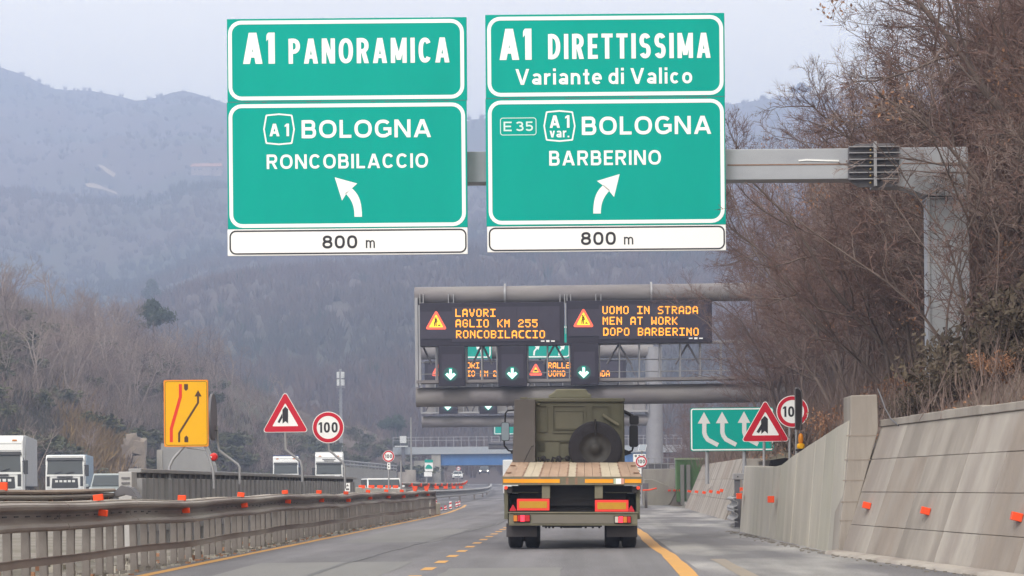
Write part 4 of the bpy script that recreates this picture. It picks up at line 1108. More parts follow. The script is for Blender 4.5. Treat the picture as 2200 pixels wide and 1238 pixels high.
# tall zinc barrier
XB = -9.05
sb = empty('steel_barrier', (XB, 43.9, 0), 'tall grey ribbed steel barrier behind the near guard rail, bent sign posts standing on it', 'barrier')
mb = MB(); rg = random.Random(2)
for k in range(59):
    y = .25 + .70*k; x = rg.uniform(-.02, .02)
    mb.hexa([(.0, y-.22, -.05), (.12+x, y-.20, -.05), (.12+x, y+.20, -.05), (.0, y+.22, -.05), (.0, y-.22, 1.40), (.12+x, y-.20, 1.40), (.12+x, y+.20, 1.40), (.0, y+.22, 1.40)]); mb.box(.0, .05, y-.05, y+.05, 1.401, 1.502)
mb.build('ribs', K['zinc'], sb, bevel=.01, segs=1)
MB().box(-.10, -.002, 0, 41.5, .1, 1.50).build('back_sheet', mat('grey_sheet', (.21,.205,.225), .6, .2, c2=(.15,.145,.16), scale=2, amount=.8, stretch=(1,1,.3)), sb)
mb = MB(); mb.box(-.12, .14, -.05, 41.5, 1.503, 1.59); mb.build('top_rail', K['zinc'], sb, bevel=.012, segs=1)
mb = MB(); mb.box(.122, .15, -.02, 41.5, .30, .42); mb.build('foot_rail', K['zinc'], sb)
cb_ = empty('cabinet', (XB-.03, 43.1, 0), 'small light grey slatted terminal box at the left end of the tall ribbed barrier', 'cabinet')
MB().box(-.13, .13, 0, .5, 0, 1.52).build('body', mat('pale_zinc', (.44,.43,.44), .5, .2, c2=(.38,.37,.38), scale=3, amount=.8), cb_, bevel=.01)
mb = MB()
for z in (1.18, 1.28, 1.38): mb.box(-.07, .09, -.03, -.002, z, z+.035)
mb.build('louvre', K['sign_back'], cb_)

# white concrete barrier and the rails of the crossover
wbz = empty('concrete_barrier', (-10.6, 98, 0), 'low off-white concrete barrier with orange reflectors beyond the end of the ribbed barrier', 'barrier')
mb = MB()
for k in range(5):
    y = k*6.0; mb.hexa([(-.3, y, -.05), (.3, y, -.05), (.3, y+5.9, -.05), (-.3, y+5.9, -.05), (-.12, y, 1.2 - .02*k), (.12, y, 1.2 - .02*k), (.12, y+5.9, 1.18 - .02*k), (-.12, y+5.9, 1.18 - .02*k)])
mb.build('blocks', mat('off_white_concrete', (.62,.59,.54), .85, c2=(.5,.47,.43), scale=1, amount=.8), wbz, bevel=.03)
for k in range(6):
    y = .3 + k*4.6; reflector(wbz, Vector((.1, y, 1.22)), .3, .16, .1); reflector(wbz, Vector((.28, y, .62)), .3, .16, .1)
def zr(y): return road_z(y)
pts = [(-10.3,130),(-10.0,150),(-9.8,175),(-9.9,200),(-10.3,225),(-11.2,255),(-12.5,290),(-14.2,330)]
path = [(x, y, zr(y)) for x, y in pts]
fr, fro = guard_rail('far pale grey rail curving across the road ahead, lower one', path, .45, [(a*2, b_*1.6) for a, b_ in WAVE], [(x-.2, y, z) for x, y, z in path], (.15, .15, .9), None, 'zinc')
pts = [(-12.6,138),(-12.2,158),(-12.2,180),(-12.8,210),(-13.6,240),(-15.5,280),(-18.0,330)]
path = [(x, y, zr(y)+.35) for x, y in pts]
fr2, fro2 = guard_rail('far rail curving across the road ahead, row of small red reflectors, upper one', path, .55, [(a*2, b_*1.9) for a, b_ in WAVE], [(x-.2, y, z-.35) for x, y, z in path], (.15, .15, 1.4), None, 'rail')
for i in range(18):
    f = i/17*(len(path)-1.01); j = int(f); p = Vector(path[j]).lerp(Vector(path[j+1]), f-j)
    reflector(fr2, p - fro2 + Vector((.2, -.1, 1.0)), .32, .26, .1)
for i in range(6):
    f = i/5*(len(pts)-1.01)*.35; 
    reflector(fr, Vector((-10.1+.04*i, 130+i*9, 1.16)) - fro, .3, .2, .1)

# rails on the right shoulder
path = [(3.98, 56.5, 0), (4.02, 58.5, 0), (4.12, 61, 0), (4.35, 64, 0), (4.75, 67.5, 0)]
W3 = [(-a, b_) for a, b_ in WAVE][::-1]
rr_, rro = guard_rail('pale three-wave guard rail end in the gap between the two concrete walls', path, .50, W3, [(4.2, 57.5, 0), (4.4, 61, 0), (4.65, 65, 0)], (.15, .12, 1.0), None, 'zinc')
mb = MB(); mb.sweep([Vector((x, y, .19)) - rro for x, y, z in path], W3, True); mb.build('lower_beam', K['zinc'], rr_)
cr = empty('crash_post', (4.28, 59.5, 0), 'dark steel crash post with pale capped top in the gap between the concrete walls', 'post')
mb = MB().box(-.17, -.02, 0, .2, 0, 1.3); mb.box(.1, .22, .05, .25, 0, 1.3); mb.build('uprights', K['steel_dark'], cr)
MB().box(-.2, .26, -.06, .3, 1.303, 1.47).build('cap', K['zinc'], cr, bevel=.01)
mb = MB().box(-.1,-.07,-.07,-.061,1.36,1.4); mb.box(.13,.16,-.07,-.061,1.36,1.4); mb.build('bolts', K['black'], cr)
reflector(cr, Vector((.04, -.4, 1.02)), .2, .13, .1)
path = [(3.0, 112, 0), (3.05, 116, 0), (3.3, 124, 0)]
r3, r3o = guard_rail('short three-wave guard rail end right of the truck beside the low wing wall', path, .55, W3, [(3.2, 113, 0), (3.4, 120, 0)], (.15, .12, 1.0), None, 'zinc')
mb = MB(); mb.sweep([Vector((x, y, .2)) - r3o for x, y, z in path], W3, True); mb.build('lower_beam', K['zinc'], r3)
MB().box(-.25, .3, -.3, 0, .95, 1.28).build('end_box', K['steel_dark'], r3)
mb = MB(); mb.tube([Vector((2.9, 111.6, .92))-r3o, Vector((3.3, 111.4, .93))-r3o, Vector((3.7, 111.3, 1.02))-r3o], .04, 5); mb.build('red_tape', K['orange'], r3)

# ------------------------------------------------------------------ roadside signs
def bent_post(F, parent, pts, r, y=.05):
    mb = MB(); mb.tube([Vector((*F.l(u, v)[:1], y, F.l(u, v)[1])) for u, v in pts], r, 8); return mb.build('post', K['galv'], parent)
def merge_sign(Y, apex, bl, br_, pict, posts, label, yaw=0.0):
    F = Face((bl[0]+br_[0])/2, (apex[1]+bl[1])/2, Y)
    root = empty('warning_sign', F.c, label, 'warning sign', None, yaw)
    A, B, C = [Vector(F.l(*p)) for p in (apex, bl, br_)]
    cen = (A+B+C)/3
    def tri(k, r): return rounded([tuple(cen + (p-cen)*k) for p in (A, B, C)], F.px(r))
    o = MB().prism(tri(1.0, 5), 0, .03).build('plate', K['white'], root)
    mb = MB(); mb.ring(tri(.965, 4.5), tri(.56, 1.2), -.004, .01); mb.build('red_border', K['red'], o)
    mb = MB()
    for P in pict: mb.prism(F.poly(P), -.004, .01)
    mb.build('symbol', K['black'], o)
    bent_post(F, root, posts, .035)
    return root
def speed_sign(Y, c, r, posts, label, yaw=0.0, txt=(None), parent_extra=None):
    F = Face(c[0], c[1], Y)
    root = empty('speed_limit_sign', F.c, label, 'speed limit sign', None, yaw)
    R = F.px(r)
    o = MB().prism(circle(0, 0, R, 48), 0, .03).build('plate', K['white'], root)
    mb = MB(); mb.ring(circle(0, 0, R*.955, 48), circle(0, 0, R*.725, 48), -.004, .01); mb.build('red_border', K['red'], o)
    mb = MB(); F.text(mb, '100', c[0]-r*.60, c[1]-r*.33, c[0]+r*.60, c[1]+r*.33, -.004, .19, .16); mb.build('lettering', K['black'], o)
    if posts: bent_post(F, root, posts, .03 if r > 20 else .04)
    return root, F
c4 = lambda x, y: (320 + x/4.422, 800 + y/4.422)
merge_sign(56.0, (612.5, 840), (563, 929.5), (663.5, 928.5),
    [[c4(*p) for p in ((1268,357),(1295,325),(1322,352),(1322,488),(1297,465),(1270,488))], [c4(*p) for p in ((1266,390),(1268,432),(1240,484),(1222,474))]],
    [(612.5, 926), (613, 966), (644, 991), (648.5, 1003), (649.5, 1036)], 'red-edged triangular merge sign on a bent post, on the ribbed barrier at left')
speed_sign(56.5, (705, 918.5), 34, [(705, 948), (706, 967), (735, 992), (740, 1002), (741, 1050)], 'round 100 speed limit sign on a bent post, right of the left triangular sign')
# yellow lane-shift sign
F = Face(400, 888, 47.0)
ys = empty('lane_shift_sign', F.c, 'yellow lane shift sign with a red bar and a dark arrow on bent legs', 'road sign')
o = MB().prism(F.rr(352, 816.5, 447.5, 960, 3), 0, .03).build('plate', K['orange_edge'], ys)
MB().prism(F.rr(354, 818.5, 445.8, 958, 5), -.003, .01).build('yellow_field', K['yellow'], o)
mb = MB(); mb.ring(F.rr(355, 819.5, 445, 957, 5), F.rr(355, 819.5, 445, 957, 5, .9), -.006, 0); 
mb.prism(strip(F.poly([c4(*p) for p in ((287,665),(287,580),(467,290),(467,222))]), F.px(4.3)), -.006, 0)
mb.prism(F.poly([c4(*p) for p in ((467,170),(501,230),(433,230))]), -.0065, 0)
mb.prism(F.poly([c4(*p) for p in ((334,112),(371,112),(371,160),(352,178),(334,160))]), -.006, 0)
mb.prism(F.poly([c4(*p) for p in ((337,665),(337,620),(355,600),(374,620),(374,665))]), -.006, 0)
mb.build('dark_arrow', mat('sign_brown_film', (.075,.03,.015), .5), o)
mb = MB(); mb.prism(strip(F.poly([c4(*p) for p in ((299,112),(299,235),(213,535),(213,665))]), F.px(6.6)), -.006, 0); mb.build('red_bar', mat('sign_bright_red', (.72,.03,.01), .45), o)
for pp in ([(398, 955), (371, 986), (363, 1003), (362, 1050)], [(438, 955), (446, 974), (457, 1010), (459, 1050)]): bent_post(F, ys, [(u, v) for u, v in pp], .03, .06)
mb = MB(); mb.tube([Vector((F.l(400, 962)[0], .06, F.l(400, 962)[1])), Vector((F.l(441, 967)[0], .06, F.l(441, 967)[1]))], .02, 6); mb.build('brace', K['galv'], ys)
# round sign seen edge-on, with its red lamp
F = Face(459, 896, 50.0)
es = empty('round_sign', F.c, 'dark round sign turned edge-on on a bent post beside the yellow sign', 'road sign')
M = Matrix.Rotation(radians(91.5), 4, 'Z') @ Matrix.Rotation(radians(-3), 4, 'Y')
mb = MB(); mb.prism(circle(0, 0, .53, 40), 0, .025, M); o = mb.build('plate', K['sign_back'], es)
mb = MB(); mb.ring(circle(0, 0, .54, 40), circle(0, 0, .50, 40), -.004, .045, M); mb.build('rim', K['steel_dark'], o)
mb = MB(); mb.box(.02, .09, -.04, .06, -.33, -.30); mb.build('bracket', K['steel_dark'], es)
bent_post(F, es, [(465, 915), (467, 950), (470, 968), (510, 998), (514, 1004), (514.5, 1040)], .03, .05)
F = Face(459, 982, 49.5)
hl = empty('hazard_lamp', F.c, 'red round hazard lamp hanging between the yellow sign and the edge-on sign', 'hazard lamp')
lamp_red = mat('red_lamp_plastic', (.75,.02,.015), .3, c2=(.55,.01,.01), scale=9, amount=.7)
MB().lathe([(-.05, 0), (-.05, .06), (-.03, .085), (.04, .095), (.06, .07), (.07, 0)], (0, 0, 0), 'Y', 20).build('lens', lamp_red, hl)
mb = MB().box(-.05, .05, .07, .11, -.10, .04); mb.tube([(-.02, .09, .04), (-.07, .09, .16), (-.10, .1, .26)], .012, 6); mb.build('bracket', K['steel_dark'], hl)
mb = MB(); mb.prism(circle(-.05, 0.0, .018, 10), -.062, -.03); mb.build('bulb', K['white'], hl)

# right-hand signs
c5 = lambda x, y: (1320 + x/2.702, 780 + y/2.702)
F = Face(1570, 922, 68.0)
ts = empty('direction_sign', F.c, 'green sign with three white arrows bending up, half behind the right triangular sign', 'road sign')
o = MB().prism(F.rr(1483, 876, 1662, 969, 5), 0, .05).build('panel', K['teal'], ts)
mb = MB(); mb.ring(F.rr(1484.5, 877.5, 1660.5, 967.5, 5), F.rr(1484.5, 877.5, 1660.5, 967.5, 5, 2.6), -.004, .01); mb.build('border', K['white'], o)
mb = MB()
grey_white = mat('aged_white_film', (.66,.66,.67), .5)
for dx, dy in ((0, 0), (105, -2), (232, -4)):
    mb.prism(strip(F.poly([c5(x+dx, y+dy) for x, y in ((522,350),(522,405),(528,425),(543,446),(602,477))]), F.px(9.2)), -.004, .01)
    mb.prism(F.poly([c5(x+dx, y+dy) for x, y in ((520,285),(557,352),(484,352))]), -.0045, .01)
mb.build('arrows', grey_white, o)
for u in (1520, 1600): bent_post(F, ts, [(u, 880), (u, 1040)], .06, .12)
merge_sign(53.0, (1644, 858), (1592, 949.5), (1697.5, 948.5),
    [[c5(*p) for p in ((851,330),(873,307),(891,325),(891,411),(873,394),(853,412))], [c5(*p) for p in ((855,350),(857,380),(839,408),(825,400))]],
    [(1642, 945), (1642, 1015)], 'red-edged triangular merge sign above the pale concrete wall at right')
speed_sign(52.0, (1702.5, 884.5), 34.5, [(1697, 915), (1697, 1000)], 'round 100 speed limit sign partly hidden by a grey post, right side')
F = Face(1712, 880, 47.0)
bs = empty('back_to_front_sign', F.c, 'grey sign on a post seen nearly edge-on, in front of the right round sign', 'road sign')
mb = MB(); mb.tube([Vector((F.l(1711, 833)[0], 0, F.l(1711, 833)[1])), Vector((F.l(1711, 1000)[0], 0, F.l(1711, 1000)[1]))], .03, 10); mb.build('post', K['galv'], bs)
M = Matrix.Translation((F.l(1717, 880)[0], .05, 0)) @ Matrix.Rotation(radians(75), 4, 'Z')
mb = MB(); mb.prism(rounded([(-.44, -.44), (.44, -.44), (.44, .44), (-.44, .44)], .06), 0, .02, M); mb.build('plate', K['sign_back'], bs)
mb = MB(); mb.tube([Vector((F.l(1716, 832)[0], .05, F.l(1716, 832)[1])), Vector((F.l(1722, 842)[0], .05, F.l(1722, 842)[1])), Vector((F.l(1724, 862)[0], .05, F.l(1724, 862)[1])), Vector((F.l(1723, 905)[0], .05, F.l(1723, 905)[1])), Vector((F.l(1718, 930)[0], .05, F.l(1718, 930)[1]))], .009, 6); mb.build('cable', K['galv'], bs)
mb = MB(); 
for v in (851, 916): z = F.l(1712, v)[1]; mb.box(-.04, .05, -.04, .06, z-.01, z+.01)
mb.build('clamp', K['steel_dark'], bs)
F = Face(1720.5, 950, 46.6)
al = empty('hazard_lamp', F.c, 'yellow hazard lamp with tall amber lens at the foot of the right edge-on sign', 'hazard lamp')
amber = mat('amber_lens', (.75,.27,.01), .25, c2=(.6,.18,.01), scale=14, amount=.8)
MB().lathe([(-.03, .04), (.0, .052), (.09, .055), (.15, .045), (.18, .025), (.19, 0)], (0, 0, 0), 'Z', 20).build('lens', amber, al)
mb = MB().lathe([(-.14, .07), (-.12, .085), (-.06, .085), (-.03, .06), (-.03, 0)], (0, 0, 0), 'Z', 16)
mb.box(-.03, .03, -.09, .0, -.14, -.04); mb.build('battery_case', K['yellow'], al)
mb = MB().box(-.06, .05, -.04, .06, -.19, -.141); mb.box(-.11, -.06, .0, .04, -.19, -.15); mb.build('base', K['black'], al)

r_, F = speed_sign(109.0, (1378, 991.7), 12.6, None, 'small round 100 sign on a white plate with a solar panel, right of the truck')
mb = MB(); mb.prism(F.rr(1360.5, 975.5, 1387.5, 1004, 1), .035, .05); mb.build('backing_plate', K['white'], r_)
mb = MB(); 
for u in (1366, 1374, 1383):
    c = F.l(u, 980); mb.prism(circle(c[0], c[1], F.px(2.6), 14), .026, .036)
mb.build('dark_lamps', K['sign_back'], r_)
mb = MB(); mb.prism(F.poly([(1360, 1000), (1366, 992), (1368, 1001)]), .024, .034); mb.build('red_mark', K['red'], r_)
M = Matrix.Rotation(radians(-35), 4, 'X'); 
mb = MB(); c = F.l(1380, 961.5); mb.prism([(c[0]-.20, -.17), (c[0]+.15, -.17), (c[0]+.21, .17), (c[0]-.13, .17)], 0, .02, Matrix.Translation((0, 0, c[1])) @ M)
mb.build('solar_panel', mat('solar_panel', (.30,.34,.40), .25), r_)
mb = MB(); mb.prism([(c[0]-.22, -.19), (c[0]+.16, -.19), (c[0]+.23, .19), (c[0]-.14, .19)], .021, .04, Matrix.Translation((0, 0, c[1])) @ M); mb.build('panel_frame', K['white'], r_)
mb = MB(); mb.prism(F.rr(1362, 1006, 1378, 1019, 1), .03, .045); o = mb.build('lower_plate', K['white'], r_)
mb = MB(); F.text(mb, '<>', 1364, 1009, 1376, 1016, .026, .2); mb.build('lettering', K['black'], o)
bent_post(F, r_, [(1379, 965), (1379, 1085)], .04, .07)

r_, F = speed_sign(110.0, (834.7, 980.5), 12.6, [(835, 990), (835, 1075)], 'small round 100 sign with a white plate under it, above the off-white barrier')
mb = MB(); mb.prism(F.rr(832, 994.5, 838.5, 1008.5, .6), 0, .03); o = mb.build('distance_plate', K['white'], r_)
mb = MB(); 
for v in (998, 1004): mb.prism(F.rr(834, v-1.5, 836.5, v+1.5, .3), -.004, .01)
mb.build('lettering', K['black'], o)
F = Face(862, 1006, 112.0)
tb = empty('warning_sign', F.c, 'small dark back of a triangular sign on a pole, right of the small 100 sign', 'warning sign')
mb = MB(); mb.prism(rounded(F.poly([(862, 996), (871.5, 1014), (852.5, 1014)]), F.px(1)), 0, .03); mb.build('plate', mat('slate_back', (.07,.075,.11), .6), tb)
bent_post(F, tb, [(862, 990), (862, 1075)], .05, -.06)
F = Face(746, 1047, 60.0)
kp = empty('marker_plate', F.c, 'small white marker plate with dark figures at the end of the ribbed barrier', 'marker plate')
o = MB().prism(F.rr(741, 1038, 752, 1056, .5), 0, .02).build('plate', K['white'], kp)
mb = MB(); mb.prism(F.poly([(743.5, 1045), (746.5, 1040), (749.5, 1045)]), -.004, .01); mb.prism(F.rr(743, 1049.5, 750, 1053.5, .3), -.004, .01); mb.build('figures', K['sign_back'], o)
bent_post(F, kp, [(746, 1050), (746, 1100)], .02, .04)
F = Face(921, 1002, 250.0)
tn = empty('direction_sign', F.c, 'far small green and white sign with a green dome shape, left of the bridge', 'road sign')
o = MB().prism(F.rr(912.5, 988.5, 930, 1013, .5), 0, .1).build('panel', K['white'], tn)
mb = MB(); mb.prism(F.rr(912.5, 988, 930, 994, .4), -.03, .05); mb.prism(F.poly([(914, 1007.5), (914, 1004), (917, 1000), (921, 998), (925, 1000), (928.5, 1004), (928.5, 1007.5)]), -.03, .05); mb.build('symbol', K['teal'], o)
mb = MB(); mb.prism(F.rr(911, 1014.5, 928, 1024, .5), 0, .1); mb.build('lower_plate', K['white'], tn)
bent_post(F, tn, [(916, 985), (916, 1050)], .1, .2)
r_, F = speed_sign(360.0, (985, 1007), 4.6, [(985, 1010), (985, 1042)], 'tiny far round speed limit sign seen under the blue bridge')

# red and white posts at the end of the near rail
dp = None
for i, (u, v0, v1) in enumerate(((936, 1068, 1101), (948, 1089, 1098), (957, 1084, 1097), (968, 1073, 1095), (981, 1075, 1091), (987, 1073, 1089))):
    g = G(u, v1); hgt = (v1-v0)*g.y/FPX
    root = empty('striped_post', g, ['red and white striped post beside the end of the near guard rail', 'low striped marker next to the rail-end post', 'second low striped marker from the rail-end post', 'tall striped post in the middle of the row along the yellow line', 'striped post next to last in the row along the yellow line', 'farthest striped post of the row along the yellow line'][i], 'marker post', 'red and white posts along the yellow line')
    w_ = .06; hgt *= .8
    mb = MB(); mb.box(-w_, w_, -.03, .03, .03, hgt); mb.build('panel', K['white'], root)
    mb = MB(); n_ = max(2, int(hgt/.18))
    for k in range(n_):
        z = .05 + k*hgt/n_; mb.prism([(-w_, z), (w_, z+.04), (w_, min(hgt, z+.12)), (-w_, z+.08)], -.034, -.0301)
    mb.build('red_stripes', K['red'], root)
    MB().box(-.10, .10, -.12, .12, 0, .03).build('foot', K['black'], root)
# ------------------------------------------------------------------ the army flatbed truck (rear at Y 40)
olive = mat('olive_paint', (.125,.120,.082), .6, c2=(.09,.086,.06), scale=1.6, amount=.8, c3=(.155,.142,.108), scale3=.6, amount3=.5)
olive_l = mat('worn_olive_paint', (.20,.185,.135), .65, c2=(.13,.115,.08), scale=3, amount=.9)
olive_d = mat('dark_olive_box', (.115,.10,.098), .65, c2=(.09,.08,.078), scale=2, amount=.8)
dark = mat('dark_chassis', (.013,.011,.015), .7, c2=(.022,.019,.022), scale=3, amount=.8)
tyre_m = mat('tyre_rubber', (.014,.012,.017), .85, c2=(.024,.021,.025), scale=5, amount=.8, bump=.3, bscale=30)
mudf = mat('mud_flap_rubber', (.048,.042,.05), .75, c2=(.065,.058,.062), scale=2, amount=.8)
plank_t = mat('tan_planks', (.43,.295,.215), .8, c2=(.33,.215,.15), scale=2.0, amount=.9, stretch=(4,.3,1), c3=(.26,.17,.12), scale3=.8, amount3=.5)
plank_l = mat('pale_planks', (.50,.43,.33), .8, c2=(.42,.35,.27), scale=2.5, amount=.9, stretch=(3,.3,1))
refl_o = mat('amber_reflective_tape', (.80,.30,.008), .35, c2=(.85,.38,.015), scale=5, amount=.8)
TX = W(1229, 1180, 40).x
tr = empty('army_truck', (TX, 40.0, 0.0), 'olive green army flatbed truck seen from behind, bare plank deck, spare wheel behind the cab', 'truck')
tr.rotation_euler = (0, radians(.55), 0)
L5 = 5.0; ZR, ZF = 1.335, 1.66
def dz_(y): return ZR + (ZF-ZR)*y/L5
mb = MB(); bx = [-1.275,-.91,-.60,-.09,.075,.53,.90,1.275]
rg = random.Random(8)
for i in range(7):
    mb.m = [0,1,0,1,0,1,0][i]
    n_ = max(1, round((bx[i+1]-bx[i])/.17))
    for k in range(n_):
        x0 = bx[i] + (bx[i+1]-bx[i])*k/n_; x1 = bx[i] + (bx[i+1]-bx[i])*(k+1)/n_; j = rg.uniform(0, .006)
        mb.hexa([(x0+.003, 0, ZR-.05), (x1-.003, 0, ZR-.05), (x1-.003, L5, ZF-.05), (x0+.003, L5, ZF-.05), (x0+.003, 0, ZR+j), (x1-.003, 0, ZR+j), (x1-.003, L5, ZF+j), (x0+.003, L5, ZF+j)])
deck = mb.build('deck', [plank_t, plank_l], tr)
mb = MB()
for y in (1.2, 2.4, 3.6, 4.6):
    for x in bx[1:-1]: mb.box(x-.02, x+.02, y-.02, y+.02, dz_(y)+.004, dz_(y)+.012)
for x in (-1.2, 1.2):
    for y in (1.0, 3.4): mb.box(x-.05, x+.05, y-.12, y+.12, dz_(y)+.006, dz_(y)+.022)
mb.build('deck_hardware', K['rust'], deck)
mb = MB()   # rust runs on the planks and rear beam
for x in bx[1:-1]:
    mb.hexa([(x-.012, .0, ZR+.0065), (x+.016, .0, ZR+.0065), (x+.01, L5*.8, dz_(L5*.8)+.0065), (x-.008, L5*.8, dz_(L5*.8)+.0065), (x-.012, .0, ZR+.010), (x+.016, .0, ZR+.010), (x+.01, L5*.8, dz_(L5*.8)+.009), (x-.008, L5*.8, dz_(L5*.8)+.009)])
    if x > -.95: mb.box(x-.02+rg.uniform(-.01,.01), x+.025, -.0525, -.0505, 1.19, 1.325)
mb.build('rust_runs', K['rust'], deck)
mb = MB(); mb.box(-1.28, 1.28, -.05, .12, 1.18, 1.333); mb.box(-1.285, 1.285, -.054, -.0502, 1.315, 1.331)
df = mb.build('rear_beam', olive_l, tr, bevel=.008)
for (x0, x1) in ((-1.262,-.225), (.235,.755), (.965,1.268)):
    MB().box(x0, x1, -.06, -.0545, 1.218, 1.288).build('reflective_strip', refl_o, df)
for k, (x0, x1, m_) in enumerate(((.76,.80,mat('tape_green', (.42,.50,.36), .6)), (.80,.90,K['white']), (.90,.955,mat('tape_red', (.60,.30,.24), .6)))):
    MB().box(x0+.001, x1-.001, -.058, -.0545, 1.20, 1.30).build('tape_patch', m_, df)
mb = MB(); mb.hexa([(-1.26,.12,1.2),(-1.2,.12,1.2),(-1.2,L5,1.52),(-1.26,L5,1.52),(-1.26,.12,1.28),(-1.2,.12,1.28),(-1.2,L5,1.605),(-1.26,L5,1.605)])
mb.hexa([(1.2,.12,1.2),(1.26,.12,1.2),(1.26,L5,1.52),(1.2,L5,1.52),(1.2,.12,1.28),(1.26,.12,1.28),(1.26,L5,1.605),(1.2,L5,1.605)])
mb.build('side_rail', olive_l, tr)
mb = MB()   # chassis and cross members
for x in (-.42, .42): mb.box(x-.06, x+.06, .35, 7.2, .78, 1.10)
mb.box(-1.12, 1.12, .3, 4.9, 1.05, 1.165)
for y in (.35, 1.8, 3.2, 4.6): mb.box(-.36, .36, y, y+.12, .80, 1.049)
mb.box(-1.05, 1.05, 1.9, 4.7, .55, 1.04); mb.box(-1.0, 1.0, .45, .5, .62, 1.04)
mb.build('chassis', dark, tr)
for x0, x1 in ((-.555,-.405), (.415,.565)):
    MB().box(x0, x1, .0, .14, .93, 1.178).build('bracket', olive_l, tr, bevel=.006, segs=1)
for s_ in (-1, 1):   # mudguards
    mb = MB(); prof = [(1.18, 0.62), (1.18, 1.14), (1.245, 1.14), (1.245, .62)]
    mb.box(min(s_*1.18, s_*1.25), max(s_*1.18, s_*1.25), .12, 2.4, .55, 1.15); mb.box(min(s_*.62, s_*1.18), max(s_*.62, s_*1.18), .2, 2.3, 1.03, 1.045)
    mb.build('mudguard', olive, tr, bevel=.01)
    mb = MB(); x = s_*1.15; mb.box(x-.05, x+.05, .03, .12, 1.03, 1.15); mb.build('bracket', dark, tr)
    mb = MB(); mb.prism(circle(s_*1.215, 1.13, .032, 14), -.01, .03); mb.build('marker_lamp', mat('marker_lamp_red', (.6,.02,.01), .3, emit=(1,.09,.03), es=.5), tr)
plate_red = mat('fluorescent_red', (.86,.045,.035), .45); plate_yel = mat('plate_amber', (.52,.27,.015), .45, c2=(.46,.22,.01), scale=8, amount=.8)
for x0, x1, z0 in ((-1.012,-.415,.71), (.42,1.035,.69)):
    o = MB().box(x0, x1, -.03, -.012, z0, z0+.215).build('long_vehicle_plate', plate_red, tr, bevel=.004, segs=1)
    MB().box(x0+.045, x1-.045, -.035, -.0305, z0+.045, z0+.17).build('amber_field', plate_yel, o)
tri_r = mat('triangle_reflector_red', (.50,.01,.025), .3)
for xc, zc in ((-1.085, .715), (1.085, .70)):
    MB().prism(rounded([(xc-.068, zc-.01), (xc+.068, zc-.01), (xc, zc+.112)], .008, 3), -.03, -.005).build('triangle_reflector', tri_r, tr)
mb = MB(); mb.box(-1.16, 1.2, -.05, .12, .455, .655); mb.box(-1.18, 1.21, -.075, .12, .658, .685); mb.box(-1.16, 1.2, -.065, .1, .435, .452)
bump = mb.build('bumper', olive_l, tr, bevel=.01)
MB().box(-.735, .76, -.062, -.0505, .475, .635).build('blank_plate', mat('grey_green_plate', (.17,.155,.135), .6, c2=(.15,.138,.12), scale=3, amount=.8), bump)
lr = mat('tail_lens_red', (.5,.01,.015), .3); lit = mat('lit_tail_lamp', (.6,.01,.02), .3, emit=(1.0,.04,.07), es=1.5); la = mat('tail_lens_amber', (.60,.20,.02), .3); lw_ = mat('tail_lens_clear', (.55,.5,.45), .25)
for s_, x0, x1, z0 in ((-1, -1.075, -.765, .497), (1, .775, 1.085, .475)):
    o = MB().box(x0, x1, -.085, -.0505, z0, z0+.14).build('tail_lamp', dark, tr, bevel=.008)
    w_ = x1 - x0; e = [0, .24, .40, .68, .98] if s_ < 0 else [.02, .24, .52, .76, .98]
    ms = [la, lr, lit, lr] if s_ < 0 else [lw_, lit, la, lr]
    for k in range(4):
        MB().box(x0 + w_*e[k]+.004, x0 + w_*e[k+1]-.004, -.10, -.0855, z0+.014, z0+.126).build('lens', ms[k], o, bevel=.004, segs=1)
for x0, x1 in ((-1.225,-.64), (.625,1.215)):
    mb = MB(); mb.box(x0+.01, x1-.01, .22, .245, .22, .47); mb.build('mud_flap', mudf, tr, bevel=.01)
# wheels
def wheel(parent, x, y, r, wd, name='wheel', axis='X', rimm=None):
    mb = MB(); h = wd/2
    mb.lathe([(-h, r*.58), (-h*1.0, r*.86), (-h*.9, r*.95), (-h*.72, r), (h*.72, r), (h*.9, r*.95), (h, r*.86), (h, r*.58)], (0, 0, 0), axis, 40)
    o = mb.build(name, tyre_m, parent, loc=(x, y, r))
    mb = MB(); mb.lathe([(-h*.95, r*.60), (-h*.9, r*.56), (-h*.45, r*.5), (-h*.35, r*.22), (-h*.6, r*.2), (-h*.6, 0)], (0,0,0), axis, 32)
    mb.lathe([(h*.95, r*.60), (h*.9, r*.56), (h*.45, r*.5), (h*.35, r*.22), (h*.6, r*.2), (h*.6, 0)], (0,0,0), axis, 32)
    for k in range(8):
        t = 2*pi*k/8; c = (r*.36*cos(t), r*.36*sin(t))
        for s_ in (-1, 1):
            p = {'X': (0, c[0], c[1]), 'Y': (c[0], 0, c[1])}[axis]
            mb.lathe([(s_*h*.35, .02), (s_*h*.55, .02), (s_*h*.55, 0)], p, axis, 6, False)
    mb.build('rim', rimm or dark, o)
    return o
for x in (-1.06, -.745, .745, 1.06): wheel(tr, x, .95, .51, .275)
for x in (-1.0, 1.0): wheel(tr, x, 5.9, .51, .30)
mb = MB(); mb.tube([(-.9, .95, .52), (-.25, .95, .52), (-.18, .95, .54), (.18, .95, .54), (.25, .95, .52), (.9, .95, .52)], [.07,.07,.17,.17,.07,.07], 14)
for x in (-.5, .5): mb.box(x-.04, x+.04, .2, 1.8, .62, .74)
mb.box(-.55, .55, .0, .15, .41, .433)
for x in (-.48,-.42,-.35,-.2,.25,.38,.5): mb.box(x-.02, x+.02, .05, .1, .385, .41)
mb.build('rear_axle', dark, tr)
